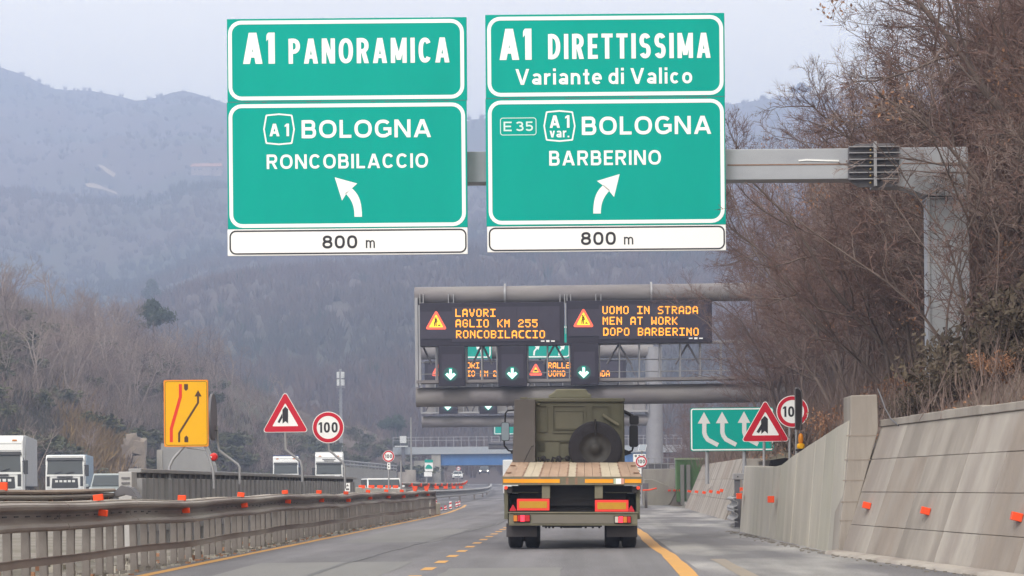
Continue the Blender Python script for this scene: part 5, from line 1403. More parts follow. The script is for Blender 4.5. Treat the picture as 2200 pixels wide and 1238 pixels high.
# cab, from behind
CY = 5.15
mb = MB(); b_ = [(-1.16, CY, 1.15), (1.07, CY, 1.15), (1.10, 7.1, 1.15), (-1.18, 7.1, 1.15)]; t_ = [(-1.12, CY+.03, 2.93), (1.05, CY+.03, 2.93), (1.02, 6.9, 2.93), (-1.08, 6.9, 2.93)]
mb.hexa(b_ + t_); cab = mb.build('cab', olive, tr, bevel=.06, segs=3)
mb = MB(); mb.box(-1.02, 1.06, CY-.045, 6.9, 2.90, 2.985); mb.build('roof', olive, cab, bevel=.025)
mb = MB(); mb.prism(rounded([(-.53, 2.99), (.37, 2.99), (.365, 3.07), (.30, 3.115), (.25, 3.19), (-.36, 3.19), (-.42, 3.125), (-.52, 3.06)], .03), CY+.35, 6.3); mb.build('roof_hump', mat('pale_olive_paint', (.235,.222,.16), .65, c2=(.19,.178,.128), scale=2, amount=.8), cab, bevel=.04)
mb = MB()
def emboss(x0, x1, z0, z1, t=.02, r=.04):
    mb.ring(rrect(x0, x1, z0, z1, r), rrect(x0+t, x1-t, z0+t, z1-t, max(.005, r-t)), CY-.022, CY+.05)
emboss(-.75, -.54, 2.28, 2.84); emboss(-.44, .25, 2.26, 2.84); emboss(.36, .75, 2.26, 2.83); emboss(-.40, .23, 2.33, 2.72, .012)
mb.prism(rrect(-.38, .20, 2.35, 2.70, .03), CY-.005, CY+.05)
mb.box(-.76, 1.0, CY-.02, CY+.03, 2.10, 2.125); emboss(-.30, .12, 1.75, 2.08, .012)
for k in range(8): mb.box(-.75, -.60, CY-.03, CY+.03, 1.90 + k*.026, 1.912 + k*.026)
mb.box(-.77, -.755, CY-.03, CY+.03, 1.3, 2.9); mb.box(1.0, 1.02, CY-.03, CY+.03, 1.3, 2.86)
mb.build('rear_panelling', olive, cab)
mb = MB(); mb.tube([(.60, CY-.06, 2.63), (.93, CY-.06, 2.42)], .035, 8); mb.tube([(-.73, CY-.04, 2.84), (-.73, CY-.04, 2.88)], .04, 8); mb.build('grab_bar', olive_l, cab)
mb = MB().hexa([(-1.26, CY-.35, 1.55), (-.785, CY-.35, 1.55), (-.785, CY-.05, 1.55), (-1.26, CY-.05, 1.55), (-1.215, CY-.33, 2.945), (-.785, CY-.33, 2.945), (-.785, CY-.05, 2.945), (-1.215, CY-.05, 2.945)])
ab = mb.build('air_intake_box', olive_d, tr, bevel=.015)
mb = MB(); mb.box(-1.10, -.95, CY-.3, CY-.1, 2.95, 2.985); mb.build('cap', olive_l, ab, bevel=.01)
sw = wheel(tr, .45, 4.86, .555, .30, 'spare_wheel', 'Y', mat('olive_rim', (.034,.031,.03), .6)); sw.location = (.45, 4.86, 1.94)
mb = MB(); mb.tube([(.45, 4.69, 2.2), (.45, 4.68, 2.52)], .022, 6); mb.tube([(.45, 4.95, 2.52), (.45, 4.68, 2.52)], .02, 6)
mb.box(.40, .50, 4.95, 5.14, 1.5, 1.94); mb.build('spare_carrier', dark, tr)
mb = MB(); rg = random.Random(4)
for k in range(16):
    x = rg.uniform(-.75, .2); h = rg.uniform(.04, .12)
    mb.tube([(x, 4.9, 1.66), (x+rg.uniform(-.05,.05), 4.88, 1.66+h), (x+rg.uniform(.02,.1), 4.9, 1.68+h*.5)], .018, 6)
for x in (-.62, -.3, -.12): mb.lathe([(-.03, 0), (-.03, .06), (.05, .05), (.05, 0)], (x, 4.92, 1.73), 'Y', 12)
mb.tube([(-1.02, 4.7, 1.64), (-.92, 4.7, 1.85), (-.86, 4.75, 1.97), (-.82, 4.8, 1.99)], .008, 5)
mb.build('hoses', dark, tr)
for s_ in (-1, 1):   # mirrors
    mb = MB()
    if s_ < 0:
        mb.tube([(-1.05, 6.7, 2.80), (-1.42, 6.75, 2.78), (-1.47, 6.75, 2.72), (-1.48, 6.75, 2.5)], .02, 7); mb.tube([(-1.50, 6.75, 2.15), (-1.49, 6.75, 2.02), (-1.40, 6.75, 1.92), (-1.18, 6.75, 1.88)], .02, 7)
        mb.prism([(-1.18, 1.82), (-1.18, 2.0), (-1.33, 1.93), (-1.36, 1.86)], 6.6, 6.8); o = mb.build('mirror', K['black'], tr)
        MB().prism(rrect(-1.56, -1.385, 2.13, 2.53, .04), 6.74, 6.84).build('mirror_head', K['black'], o)
        MB().prism(rrect(-1.552, -1.393, 2.14, 2.52, .035), 6.73, 6.742).build('mirror_glass', mat('mirror_glass', (.30,.33,.36), .12, .3), o)
    else:
        mb.tube([(1.0, 6.7, 2.80), (1.2, 6.75, 2.70), (1.26, 6.75, 2.66)], .04, 7); mb.tube([(1.27, 6.75, 2.0), (1.25, 6.75, 1.92), (1.14, 6.75, 1.88), (1.05, 6.75, 1.86)], .022, 7)
        mb.prism([(1.06, 1.80), (1.06, 1.96), (1.16, 1.92), (1.24, 1.86)], 6.6, 6.8); o = mb.build('mirror', K['black'], tr)
        mb = MB(); mb.prism(rrect(1.19, 1.39, 2.48, 2.67, .04), 6.6, 6.8); mb.prism(rrect(1.19, 1.375, 2.0, 2.46, .04), 6.62, 6.82); mb.build('mirror_head', K['black'], o, bevel=.01)

# ------------------------------------------------------------------ lorries and cars of the other carriageway
glass = mat('vehicle_glass', (.035,.045,.055), .12, spec=.6)
whitep = mat('white_vehicle_paint', (.74,.75,.76), .35, c2=(.66,.67,.68), scale=1.2, amount=.8)
dgrey = mat('dark_plastic', (.045,.045,.05), .6)
navy = mat('navy_curtain', (.05,.07,.17), .6, c2=(.04,.055,.13), scale=1, amount=.8)
bluegrey = mat('blue_grey_curtain', (.22,.30,.40), .6, c2=(.28,.36,.45), scale=.8, amount=.8)
greyc = mat('grey_curtain', (.42,.43,.46), .6, c2=(.36,.37,.40), scale=.8, amount=.8)
headl = mat('headlamp_glass', (.6,.62,.65), .15, spec=.6); lamp_on = mat('lit_headlamp', (.8,.8,.75), .2, emit=(1.0,.93,.78), es=6.0)
def lorry(loc, rz, trailer_m, label, h=3.75, th=3.95, tl=11.0, bump_m=None, sign=None):
    r = empty('lorry', loc, label, 'lorry', 'lorries on the opposite carriageway', rz)
    mb = MB(); mb.prism([(0, .38), (-.02, 1.25), (.04, 1.9), (.26, 2.85), (.42, h-.28), (.85, h), (2.2, h), (2.2, .7), (1.7, .7), (1.7, .38)], -1.24, 1.24, RZ90)
    cab = mb.build('cab', whitep, r, bevel=.07, segs=3)
    def fy(z): return float(np.interp(z, [.38, 1.25, 1.9, 2.85, h-.28], [0, -.02, .04, .26, .42]))
    def slab(x0, x1, z0, z1, t0, t1, name, m, par=cab):
        mb = MB(); mb.hexa([(x0, fy(z0)-t0, z0), (x1, fy(z0)-t0, z0), (x1, fy(z0)-t1, z0), (x0, fy(z0)-t1, z0), (x0+.04, fy(z1)-t0, z1), (x1-.04, fy(z1)-t0, z1), (x1-.04, fy(z1)-t1, z1), (x0+.04, fy(z1)-t1, z1)])
        return mb.build(name, m, par, bevel=.01)
    slab(-1.14, 1.14, 1.88, 2.78, .02, -.05, 'windscreen', glass)
    slab(-1.18, 1.18, 2.80, 2.98, .16, .0, 'sun_visor', dgrey)
    slab(-.85, .85, .98, 1.62, .03, -.03, 'grille', dgrey)
    b2 = slab(-1.22, 1.22, .30, .80, .10, -.1, 'bumper', bump_m or whitep)
    for s_ in (-1, 1):
        x0, x1 = sorted((s_*.78, s_*1.15)); slab(x0, x1, .80, 1.02, .05, -.02, 'headlight', headl)
        mb = MB(); x = s_*1.40; mb.box(x-.11, x+.11, .05, .22, 1.75, 2.5); mb.tube([(s_*1.2, .2, 2.45), (x, .15, 2.4)], .03, 5); mb.build('mirror', dgrey, r, bevel=.03)
        MB().box(*sorted((s_*1.235, s_*1.25)), .45, 1.3, 1.85, 2.65).build('side_window', glass, cab)
        for y in (1.35, 4.2, 9.0): wheel(r, s_*1.05, y, .48, .3)
    MB().box(-1.27, 1.27, 2.7, 2.7+tl, 1.1, th).build('trailer', trailer_m, r, bevel=.03)
    mb = MB(); mb.box(-1.1, 1.1, 2.2, 2.7+tl-.3, .75, 1.09); mb.build('chassis', dgrey, r)
    mb = MB()
    for z in (1.70, 3.02, 3.38): mb.hexa([(-1.16, fy(z)-.006, z), (1.16, fy(z)-.006, z), (1.16, fy(z)+.02, z), (-1.16, fy(z)+.02, z), (-1.16, fy(z+.03)-.006, z+.03), (1.16, fy(z+.03)-.006, z+.03), (1.16, fy(z+.03)+.02, z+.03), (-1.16, fy(z+.03)+.02, z+.03)])
    mb.build('panel_seams', K['steel_dark'], cab)
    mb = MB()
    for x in (-.7, .1): mb.tube([(x, fy(1.92)-.07, 1.92), (x+.5, fy(2.05)-.06, 2.05)], .02, 4)
    mb.build('wipers', K['black'], cab)
    for s_ in (-1, 1): MB().box(s_*.8-.12, s_*.8+.12, fy(h-.3)-.03, fy(h-.3)+.05, h-.3, h-.22).build('marker_lamp', la, cab)
    mb = MB()
    for s_ in (-1, 1): mb.box(s_*1.06-.09, s_*1.06+.09, fy(1.3)-.03, fy(1.3)+.05, 1.1, 1.75)
    mb.build('corner_panels', dgrey, cab)
    mb = MB()
    for k in range(5): mb.box(-.62+k*.27, -.44+k*.27, fy(1.4)-.06, fy(1.4)-.02, 1.36, 1.50)
    mb.build('grille_badges', whitep, cab)
    mb = MB(); mb.box(-.5, .5, -.005+fy(1.2)-.05, fy(1.2), 1.66, 1.76); mb.build('name_bar', dgrey, cab)
    if sign:
        o = MB(); F_ = fy(3.1); 
        for k, (x0, x1, z) in enumerate(((-.6, .6, 3.22), (-.45, .45, 3.08))): o.box(x0, x1, fy(z)-.03, fy(z)+.02, z, z+.07)
        o.build('roof_mark', dgrey, cab)
    return r
p = W(28, 1050, 117.0); lorry((p.x-.75, 117, .32), radians(11), greyc, 'white lorry cut by the left edge of the picture, grey trailer', 3.85, 3.9)
p = W(143, 1050, 142.0); lorry((p.x-.1, 142, .35), radians(10), bluegrey, 'white lorry with a pale blue trailer, second from the left edge', 3.15, 3.2, 9)
p = W(614, 1040, 213.0); lorry((p.x, 213, .75), radians(7), navy, 'white lorry with a navy blue trailer, behind the triangular sign post', 3.6, 3.75)
p = W(707, 1040, 197.0); lorry((p.x, 197, .55), radians(6), whitep, 'white lorry with dark marks on its roof front, behind the left 100 sign post', 3.8, 3.95, 11, None, True)

def car(name, loc, rz, paint, label, cat='car', length=4.4, wd=1.78, hgt=1.48, lights=None, boxy=False):
    """front towards -y"""
    r = empty(name, loc, label, cat, None, rz)
    hw = wd/2; mb = MB()
    if boxy: prof = [(0,.35),(0,.85),(.25,1.05),(.75,1.15),(length,1.15),(length,.35)]; cabp = [(.75,1.15),(1.25,hgt),(length-.05,hgt),(length,1.15)]
    else: prof = [(.05,.28),(0,.55),(.1,.72),(1.15,.92),(length-.25,.98),(length,.8),(length,.35),(length-.1,.28)]; cabp = [(1.05,.90),(1.85,hgt),(3.2,hgt),(length-.35,.97)]
    mb.prism(prof, -hw, hw, RZ90); body = mb.build('body', paint, r, bevel=.08, segs=3)
    (y0, z0), (y1, z1), (y2, z2), (y3, z3) = cabp; iw = hw-.06; tw = hw-.22 if not boxy else hw-.1
    MB().hexa([(-iw, y0, z0-.05), (iw, y0, z0-.05), (iw, y3, z3-.05), (-iw, y3, z3-.05), (-tw, y1, z1), (tw, y1, z1), (tw, y2, z2), (-tw, y2, z2)]).build('roof', paint, body, bevel=.06, segs=3)
    def q(y, z, off): f = (z-z0)/(z1-z0); return f
    def lerp(a, b_, t): return a+(b_-a)*t
    MB().hexa([(-lerp(iw,tw,.15)+.08, lerp(y0,y1,.12)-.03, lerp(z0,z1,.12)), (lerp(iw,tw,.15)-.08, lerp(y0,y1,.12)-.03, lerp(z0,z1,.12)), (lerp(iw,tw,.15)-.08, lerp(y0,y1,.12)+.2, lerp(z0,z1,.12)), (-lerp(iw,tw,.15)+.08, lerp(y0,y1,.12)+.2, lerp(z0,z1,.12)),
        (-lerp(iw,tw,.9)+.06, lerp(y0,y1,.88)-.03, lerp(z0,z1,.88)), (lerp(iw,tw,.9)-.06, lerp(y0,y1,.88)-.03, lerp(z0,z1,.88)), (lerp(iw,tw,.9)-.06, lerp(y0,y1,.88)+.2, lerp(z0,z1,.88)), (-lerp(iw,tw,.9)+.06, lerp(y0,y1,.88)+.2, lerp(z0,z1,.88))]).build('windscreen', glass, body)
    for s_ in (-1, 1):
        a0, a1 = s_*lerp(iw,tw,.12), s_*lerp(iw,tw,.9)
        MB().hexa([(a0-s_*.03, y0+.45, lerp(z0,z1,.12)), (a0+s_*.02, y0+.45, lerp(z0,z1,.12)), (a0+s_*.02, y3-.5, lerp(z0,z1,.12)), (a0-s_*.03, y3-.5, lerp(z0,z1,.12)), (a1-s_*.03, y1+.12, lerp(z0,z1,.88)), (a1+s_*.02, y1+.12, lerp(z0,z1,.88)), (a1+s_*.02, y2-.1, lerp(z0,z1,.88)), (a1-s_*.03, y2-.1, lerp(z0,z1,.88))]).build('side_window', glass, body)
        x = s_*(hw-.28); zf = .66 if not boxy else .78
        MB().lathe([(-.04, 0), (-.04, .10), (.06, .12), (.1, .0)], (x, .03, zf), 'Y', 14).build('headlight', lights or headl, r)
        mb = MB(); mb.box(s_*(hw+.09)-.08, s_*(hw+.09)+.08, y0+.3, y0+.42, z0+.03, z0+.17); mb.build('mirror', paint, r, bevel=.02)
        for y in (.85, length-.8): wheel(r, s_*(hw-.1), y, .31, .2)
    MB().box(-hw*.55, hw*.55, -.03, .05, .42, .58).build('grille', dgrey, body)
    return r
silver = mat('silver_paint', (.36,.40,.42), .3, .3, c2=(.32,.36,.38), scale=1, amount=.8)
p = W(232, 1050, 112.0); car('car', (p.x-.1, 112, .42), radians(10), silver, 'silver grey car behind the rails, left of the ribbed barrier', 'car', 4.4, 1.85, 1.62)
p = W(826, 1050, 132.0); car('van', (p.x+.1, 132, 0), radians(12), whitep, 'white van with dark windows behind the off-white barrier', 'van', 4.8, 2.2, 1.75, None, True)
p = W(1040, 1024, 430.0); car('car', (p.x, 430, W(1040, 1019, 430).z), radians(2), mat('dark_car_paint', (.06,.06,.07), .4), 'far dark car with lit headlights under the blue bridge', 'car', 4.4, 2.0, 1.6, lamp_on)
p = W(993, 1030, 400.0); car('car', (p.x, 385, W(993, 1030, 385).z), radians(2), whitep, 'far white car left of the one with lit headlights, under the bridge', 'car')
# pale van ahead of the truck
vn = empty('van', (-4.22, 140, road_z(140)), 'white box van ahead, almost wholly hidden behind the left side of the army truck', 'van')
MB().box(-1.0, 1.0, 0, 4.2, .75, 2.9).build('cargo_box', whitep, vn, bevel=.05)
mb = MB(); mb.prism([(4.25, .5), (4.25, 2.1), (5.0, 2.05), (5.6, 1.3), (6.1, 1.2), (6.1, .5)], -.95, .95, RZ90); mb.build('cab', whitep, vn, bevel=.05)
MB().box(-.95, .95, -.05, .1, .5, .72).build('bumper', dgrey, vn)
mb = MB().box(-.02, .02, -.012, .0, .85, 2.35); mb.build('door_seam', dgrey, vn)
for s_ in (-1, 1):
    MB().box(s_*.86-.06, s_*.86+.06, -.03, 0, .85, 1.15).build('tail_lamp', lr, vn)
    for y in (.9, 4.9): wheel(vn, s_*.85, y, .34, .22)
# ------------------------------------------------------------------ trees
def rot_to(d, ang, az):
    d = d.normalized(); a = d.orthogonal().normalized(); b_ = d.cross(a)
    return (d*cos(ang) + (a*cos(az) + b_*sin(az))*sin(ang)).normalized()
def bare_tree(seed, height, stems, lean=0.15, limbs=12, brs=8, tws=7, spread=.75, r0=.085, leaves=0, up=.25, low=.22):
    """-> (trunk MB, twig MB, leaf MB) of a leafless tree standing at the origin"""
    rg = random.Random(seed); T = MB(); C = MB(); F = MB(); tips = []
    def ribbon(pts, r):
        n = len(pts); d = (pts[-1]-pts[0]).normalized(); s = rot_to(d, pi/2, rg.uniform(0, 2*pi))
        vs = []; fs = []
        for i, p in enumerate(pts):
            w_ = r*(1 - .75*i/(n-1)); vs += [p - s*w_, p + s*w_]
        fs = [(2*i, 2*i+1, 2*i+3, 2*i+2) for i in range(n-1)]
        C._add(vs, fs, False)
    def go(p, d, ln, r, lvl):
        n = (9, 6, 4, 3)[lvl]; pts = [p]; dirs = [d]; st = ln/(n-1)
        wob_ = (.16, .22, .25, .2)[lvl]
        for i in range(n-1):
            d = (d + Vector((rg.gauss(0, wob_), rg.gauss(0, wob_), rg.gauss(0, wob_)*.6 + up*(.35 if lvl else .2)*.5))).normalized()
            pts.append(pts[-1] + d*st); dirs.append(d)
        end = (.25, .3, .3, .3)[lvl]
        if lvl < 2: T.tube(pts, [r*(1-(1-end)*i/(n-1)) for i in range(n)], 6 if lvl == 0 else 4, False)
        else: ribbon(pts, r)
        if lvl == 3 or (lvl == 2 and rg.random() < .3): tips.append(pts[-1])
        if lvl == 3: return
        k = (limbs, brs, tws)[lvl]
        for i in range(k):
            t = rg.uniform(low if lvl == 0 else .15, 1.0); f = t*(n-1); j = min(n-2, int(f))
            q = pts[j].lerp(pts[j+1], f-j); dd = dirs[j]
            ang = rg.uniform(.5, 1.05) if lvl else rg.uniform(.5, 1.15)*spread*1.25
            cd = rot_to(dd, ang, rg.uniform(0, 2*pi))
            cl_ = ln*rg.uniform(.26, .47)*(1.05-.5*t) if lvl == 0 else ln*rg.uniform(.32, .62)*(1.1-.5*t)
            go(q, cd, cl_*(spread+.25 if lvl == 0 else 1), max(.006, r*(.42, .42, .5)[lvl]*(1.1-.5*t)), lvl+1)
    for s_ in range(stems):
        a = 2*pi*s_/stems + rg.uniform(-.5, .5); l_ = lean*(1 if stems > 1 else .3)
        d = Vector((cos(a)*l_*rg.uniform(.5, 1.4), sin(a)*l_*rg.uniform(.5, 1.4), 1)).normalized()
        go(Vector((cos(a)*.12*(stems > 1), sin(a)*.12*(stems > 1), -.3)), d, height*rg.uniform(.78, 1.05), r0*rg.uniform(.75, 1.1), 0)
    if leaves:
        cs = rg.sample(tips, min(len(tips), max(3, leaves//45)))
        for c in cs:
            for k in range(45):
                p = c + Vector((rg.gauss(0, .28), rg.gauss(0, .28), rg.gauss(0, .22)))
                a = Vector((rg.gauss(0,1), rg.gauss(0,1), rg.gauss(0,1))).normalized()*rg.uniform(.03, .055); b_ = rot_to(a, pi/2, rg.uniform(0, 6.28))*a.length*.6
                F._add([p-a, p+b_, p+a, p-b_], [(0,1,2,3)], False)
    return T, C, F
def plant_tree(name, label, cat, group, parts, loc, rz=0, sc=1.0):
    r = empty(name, loc, label, cat, group, rz); r.scale = (sc, sc, sc)
    out_ = []
    for nm, mb_, m_ in parts:
        if mb_.v: out_.append(mb_.build(nm, m_, r))
    return r
def plant_copy(proto, ch, loc, rz, sc, label=None, tilt=(0, 0)):
    c = copy_tree(proto, ch); c.location = loc; c.rotation_euler = (tilt[0], tilt[1], rz); c.scale = sc
    if label: c['label'] = label
    return c

RG = random.Random(77)
G_R = 'bare trees of the thicket on the right bank'
LBL_R = 'bare brown leafless tree standing in the dense thicket on the right bank'
LBL_RL = 'bare tree with a few copper dead leaves in the thicket on the right bank'
protos = []
for i, (h, st, lv, mk) in enumerate(((11.5, 2, 0, 'twig'), (10.0, 3, 0, 'twig'), (12.5, 1, 0, 'twig_b'), (8.5, 4, 0, 'twig'), (9.5, 3, 420, 'twig'), (6.0, 5, 500, 'twig_b'))):
    T, C, F = bare_tree(100+i, h, st, .20, 15, 11, 13, .72, .075 if st > 1 else .11, lv)
    protos.append(('leafy' if lv else 'bare', T, C, F, mk, h))
roots = []
def first_tree(k, loc, rz, sc, tilt):
    kind, T, C, F, mk, h = protos[k]
    r = plant_tree('bare_tree', LBL_RL if kind == 'leafy' else LBL_R, 'tree', G_R + (' with dead leaves' if kind == 'leafy' else ''), [('trunk', T, K['bark']), ('crown', C, K[mk]), ('dead_leaves', F, K['leaf'])], loc, rz)
    r.scale = (sc, sc, sc); r.rotation_euler = (tilt[0], tilt[1], rz)
    return r
ch = {}
proto_o = {}
def add_right(X, Y, k, sc, tilt=(0, 0), dz=-.1, hmax=9.0):
    loc = Vector((X, Y, bank_z(X, Y) + dz)); rz = RG.uniform(0, 6.28)
    if k not in proto_o:
        o = first_tree(k, loc, rz, sc, tilt); proto_o[k] = o
        ch[o] = [c for c in COL.objects if c.parent is o]
    else: plant_copy(proto_o[k], ch, loc, rz, (min(sc, hmax)*RG.uniform(.9, 1.1), min(sc, hmax)*RG.uniform(.9, 1.1), sc), None, tilt)
# front rows along the wall, then rows up the slope
spots = []
for Y in np.arange(46, 122, 3.0):
    for row, (d0, d1) in enumerate(((2.6, 4.4), (5.0, 8.0), (8.5, 13), (13, 19))):
        if row == 3 and RG.random() < .4: continue
        f = interp(Y, FOOT); X = f + RG.uniform(d0, d1) + interp(Y, [(70,0),(90,1.6),(120,2.4)]); YY = Y + RG.uniform(-1.4, 1.4)
        if 40 < YY < 46 and X < 9: continue
        spots.append((X, YY, row))
for X, Y, row in spots:
    k = RG.choice((0, 1, 2, 3, 4, 3, 1) if row else (3, 5, 1, 4, 3, 5))
    u = VU + FPX*X/Y
    want = interp(u - 1.4*FPX/Y, [(1480, 760), (1540, 560), (1580, 400), (1640, 300), (1700, 245), (1760, 190), (1850, 110), (1920, 40), (2000, -60), (2300, -250)])
    top = EYE + (VV-want)*Y/FPX
    hh = (top - bank_z(X, Y))*RG.uniform(.72, .98)
    if hh < 2: continue
    hh = min(hh, 15); sc = hh/protos[k][5]
    if sc < .35: k = 5; sc = hh/6.0
    add_right(X, Y, k, min(1.5, max(.3, sc)), (RG.uniform(-.06, .06), RG.uniform(-.09, .04)), -.1, .85)
# big foreground trees at the right edge
for X, Y, k, sc, tl in ((10.6, 43.5, 0, 1.0, -.10), (11.6, 46.5, 2, .95, -.08), (12.5, 40, 1, 1.1, -.1), (9.9, 38.0, 3, .8, -.06), (10.4, 49.0, 4, 1.05, -.06), (13.0, 52, 0, 1.2, -.06), (14.0, 45, 2, 1.15, -.1), (11.0, 54, 1, .72, -.02), (9.0, 34.5, 3, .7, -.05), (10.9, 36.5, 0, .8, -.05), (11.4, 57, 2, 1.1, -.06), (8.9, 46, 5, .85, -.05), (8.7, 50.5, 4, .7, -.05), (8.7, 31.5, 3, .5, 0), (12.0, 38, 4, .95, -.05), (15, 50, 1, 1.3, -.05), (9.6, 41.0, 5, 1.0, -.05), (11.0, 33.5, 1, .8, -.05), (10.2, 45, 1, .78, -.02), (10.2, 47.5, 0, .95, -.05), (11.6, 43, 3, 1.3, -.05), (12.2, 48, 1, 1.2, -.05), (10.6, 51.5, 2, .9, -.03), (11.8, 54, 0, 1.1, -.03), (13.2, 42, 0, 1.2, -.05), (11.0, 39.5, 0, 1.0, -.05), (10.0, 57.5, 1, 1.0, 0), (12.4, 60, 0, 1.15, 0), (13.8, 56, 2, 1.2, 0)):
    add_right(X, Y, k, sc, (0, tl))
for X, Y, k, sc in ((9.3, 104, 1, .92), (10.0, 110, 0, .85), (9.1, 96, 1, .85), (9.9, 101, 2, .85), (9.0, 90, 0, .9), (10.4, 107, 1, 1.0), (9.8, 113, 3, .9)):
    add_right(X, Y, k, sc, (0, -.02), -.1, .8)
# thin wood beyond the gantries on the right
for i in range(30):
    Y = RG.uniform(125, 300); X = interp(Y, FOOT) + RG.uniform(1.0, 14)
    u = VU + FPX*X/Y
    if u > 1750: continue
    add_right(X, Y, RG.choice((1, 3, 0, 4)), RG.uniform(.55, .95))
# saplings in front of the gantry column
T, C, F = bare_tree(501, 5.2, 2, .10, 10, 6, 4, .55, .035, 0, .3, .2)
s0 = plant_tree('sapling', 'thin bare sapling in front of the gantry column, twigs crossing the knee', 'tree', None, [('trunk', T, K['bark']), ('crown', C, K['twig'])], (6.55, 39.2, bank_z(6.55, 39.2)), .4)
chs = {s0: [c for c in COL.objects if c.parent is s0]}
plant_copy(s0, chs, (7.15, 38.2, bank_z(7.15, 38.2)), 2.1, (.9, .9, .85), 'second bare sapling beside the gantry column, to the right of the first')
plant_copy(s0, chs, (7.6, 40.3, bank_z(7.6, 40.3)), 4.0, (1.2, 1.2, 1.2), 'tall bare sapling at the right edge of the gantry column')
plant_copy(s0, chs, (6.75, 37.4, bank_z(6.75, 37.4)), 5.1, (1.1, 1.1, .62), 'short bushy bare sapling low in front of the gantry column')
plant_copy(s0, chs, (7.0, 40.4, bank_z(7.0, 40.4)), 3.0, (1.5, 1.5, 1.0), 'spreading bare sapling across the middle of the gantry column')

# low scrub
def shrub(seed, r, n, m_leaf, flat=.8, ls=.05):
    rg = random.Random(seed); S_ = MB(); F = MB()
    for k in range(26):
        a = rg.uniform(0, 6.28); e = rg.uniform(.2, 1.1); d = Vector((cos(a)*sin(e), sin(a)*sin(e), cos(e)*flat+.1))
        p = d*r*rg.uniform(.7, 1.1); S_.tube([(0,0,-.1), p*.5 + Vector((rg.gauss(0,.05), rg.gauss(0,.05), .05)), p], [.014, .01, .005], 4, False)
        for q in range(n//26):
            c = p*rg.uniform(.35, 1.08) + Vector((rg.gauss(0,.11), rg.gauss(0,.11), rg.gauss(0,.1)))*r
            A = Vector((rg.gauss(0,1), rg.gauss(0,1), rg.gauss(0,1.2))).normalized()*ls*rg.uniform(.6, 1.4); B = rot_to(A, pi/2, rg.uniform(0, 6.28))*A.length*.45
            F._add([c-A, c+B, c+A, c-B], [(0,1,2,3)], False)
    return S_, F
S_, F = shrub(9, 1.0, 1500, None)
sh = plant_tree('shrub', 'low green-brown shrub growing behind the concrete walls on the right', 'shrub', 'low green-brown shrubs behind the right walls', [('stems', S_, K['bark']), ('leaves', F, K['shrub'])], (5.6, 57, bank_z(5.6, 57)), 0, .8)
chb = {sh: [c for c in COL.objects if c.parent is sh]}
S_, F = shrub(10, 1.0, 1400, None)
sd_ = plant_tree('shrub', 'low shrub thick with copper dead leaves behind the concrete walls on the right', 'shrub', 'copper-leaved shrubs behind the right walls', [('stems', S_, K['bark']), ('leaves', F, K['leaf'])], (5.9, 52, bank_z(5.9, 52)), 0, .9)
chd = {sd_: [c for c in COL.objects if c.parent is sd_]}
for i in range(34):
    Y = RG.uniform(26, 118); X = interp(Y, FOOT) + RG.uniform(.7, 3.2)
    if 45 < Y < 58 and X - interp(Y, FOOT) < 1.0: X += .8
    sc = RG.uniform(.5, 1.0)
    if i % 5 in (0, 1): plant_copy(sd_, chd, (X, Y, bank_z(X, Y)), RG.uniform(0, 6), (sc, sc, sc*.8))
    else: plant_copy(sh, chb, (X, Y, bank_z(X, Y)), RG.uniform(0, 6), (sc, sc, sc*.9))
for X, Y, sc in ((6.3, 37.5, 1.1), (7.0, 38.6, 1.25), (7.7, 37.0, 1.3), (8.3, 40, 1.5), (7.4, 40.2, 1.2), (8.6, 35, 1.3), (7.6, 33, 1.0)):
    plant_copy(sh, chb, (X, Y, bank_z(X, Y)), RG.uniform(0, 6), (sc, sc, sc))
# undergrowth: thin stems covering both banks
def undergrowth(name, label, m_, n, place, hlo, hhi, wd, seed):
    rg = random.Random(seed); V = []; Fc = []
    for i in range(n):
        p, k = place(rg)
        for q in range(5):
            h = rg.uniform(hlo, hhi)*k; d = Vector((rg.gauss(0, .3), rg.gauss(0, .3), 1))*h; a = rg.uniform(0, 3.14); s_ = Vector((cos(a), sin(a), 0))*wd*rg.uniform(.5, 1.3); c = p + Vector((rg.gauss(0, .4), rg.gauss(0, .4), -.1))
            m2 = c + d*.55 + Vector((rg.gauss(0, .08), rg.gauss(0, .08), 0))*h
            b_ = len(V); V += [tuple(c-s_), tuple(c+s_), tuple(m2+s_*.6), tuple(m2-s_*.6), tuple(c+d)]; Fc += [(b_, b_+1, b_+2, b_+3), (b_+3, b_+2, b_+4)]
            for r_ in range(2):
                e = c.lerp(m2, rg.uniform(.4, 1)); t2 = e + Vector((rg.gauss(0, .22), rg.gauss(0, .22), rg.uniform(.1, .4)))*h
                b_ = len(V); V += [tuple(e-s_*.5), tuple(e+s_*.5), tuple(t2)]; Fc.append((b_, b_+1, b_+2))
    me = bpy.data.meshes.new(name); me.from_pydata(V, [], Fc); me.materials.append(m_); me.update()
    o = bpy.data.objects.new(name, me); COL.objects.link(o)
    return setp(o, label, 'undergrowth', None, 'stuff')
def place_r(rg):
    Y = rg.uniform(22, 124) if rg.random() < .8 else rg.uniform(124, 300); X = interp(Y, FOOT) + .5 + (rg.random()**1.6)*20
    return Vector((X, Y, bank_z(X, Y))), min(1.0, .35 + (X - interp(Y, FOOT))*.12)
def place_l(rg):
    u = rg.uniform(-180, 1000); t = rg.random()*1.05
    return left_bank(u, t), 1.0 if u < 600 else .8
ug1 = mat('brown_undergrowth', (.13,.092,.088), .95, c2=(.20,.145,.13), scale=.25, amount=1)
ug2 = mat('pale_undergrowth', (.28,.22,.195), .95, c2=(.19,.15,.13), scale=.15, amount=1)
ug3 = mat('olive_undergrowth', (.085,.082,.045), .95, c2=(.14,.115,.06), scale=.1, amount=1)
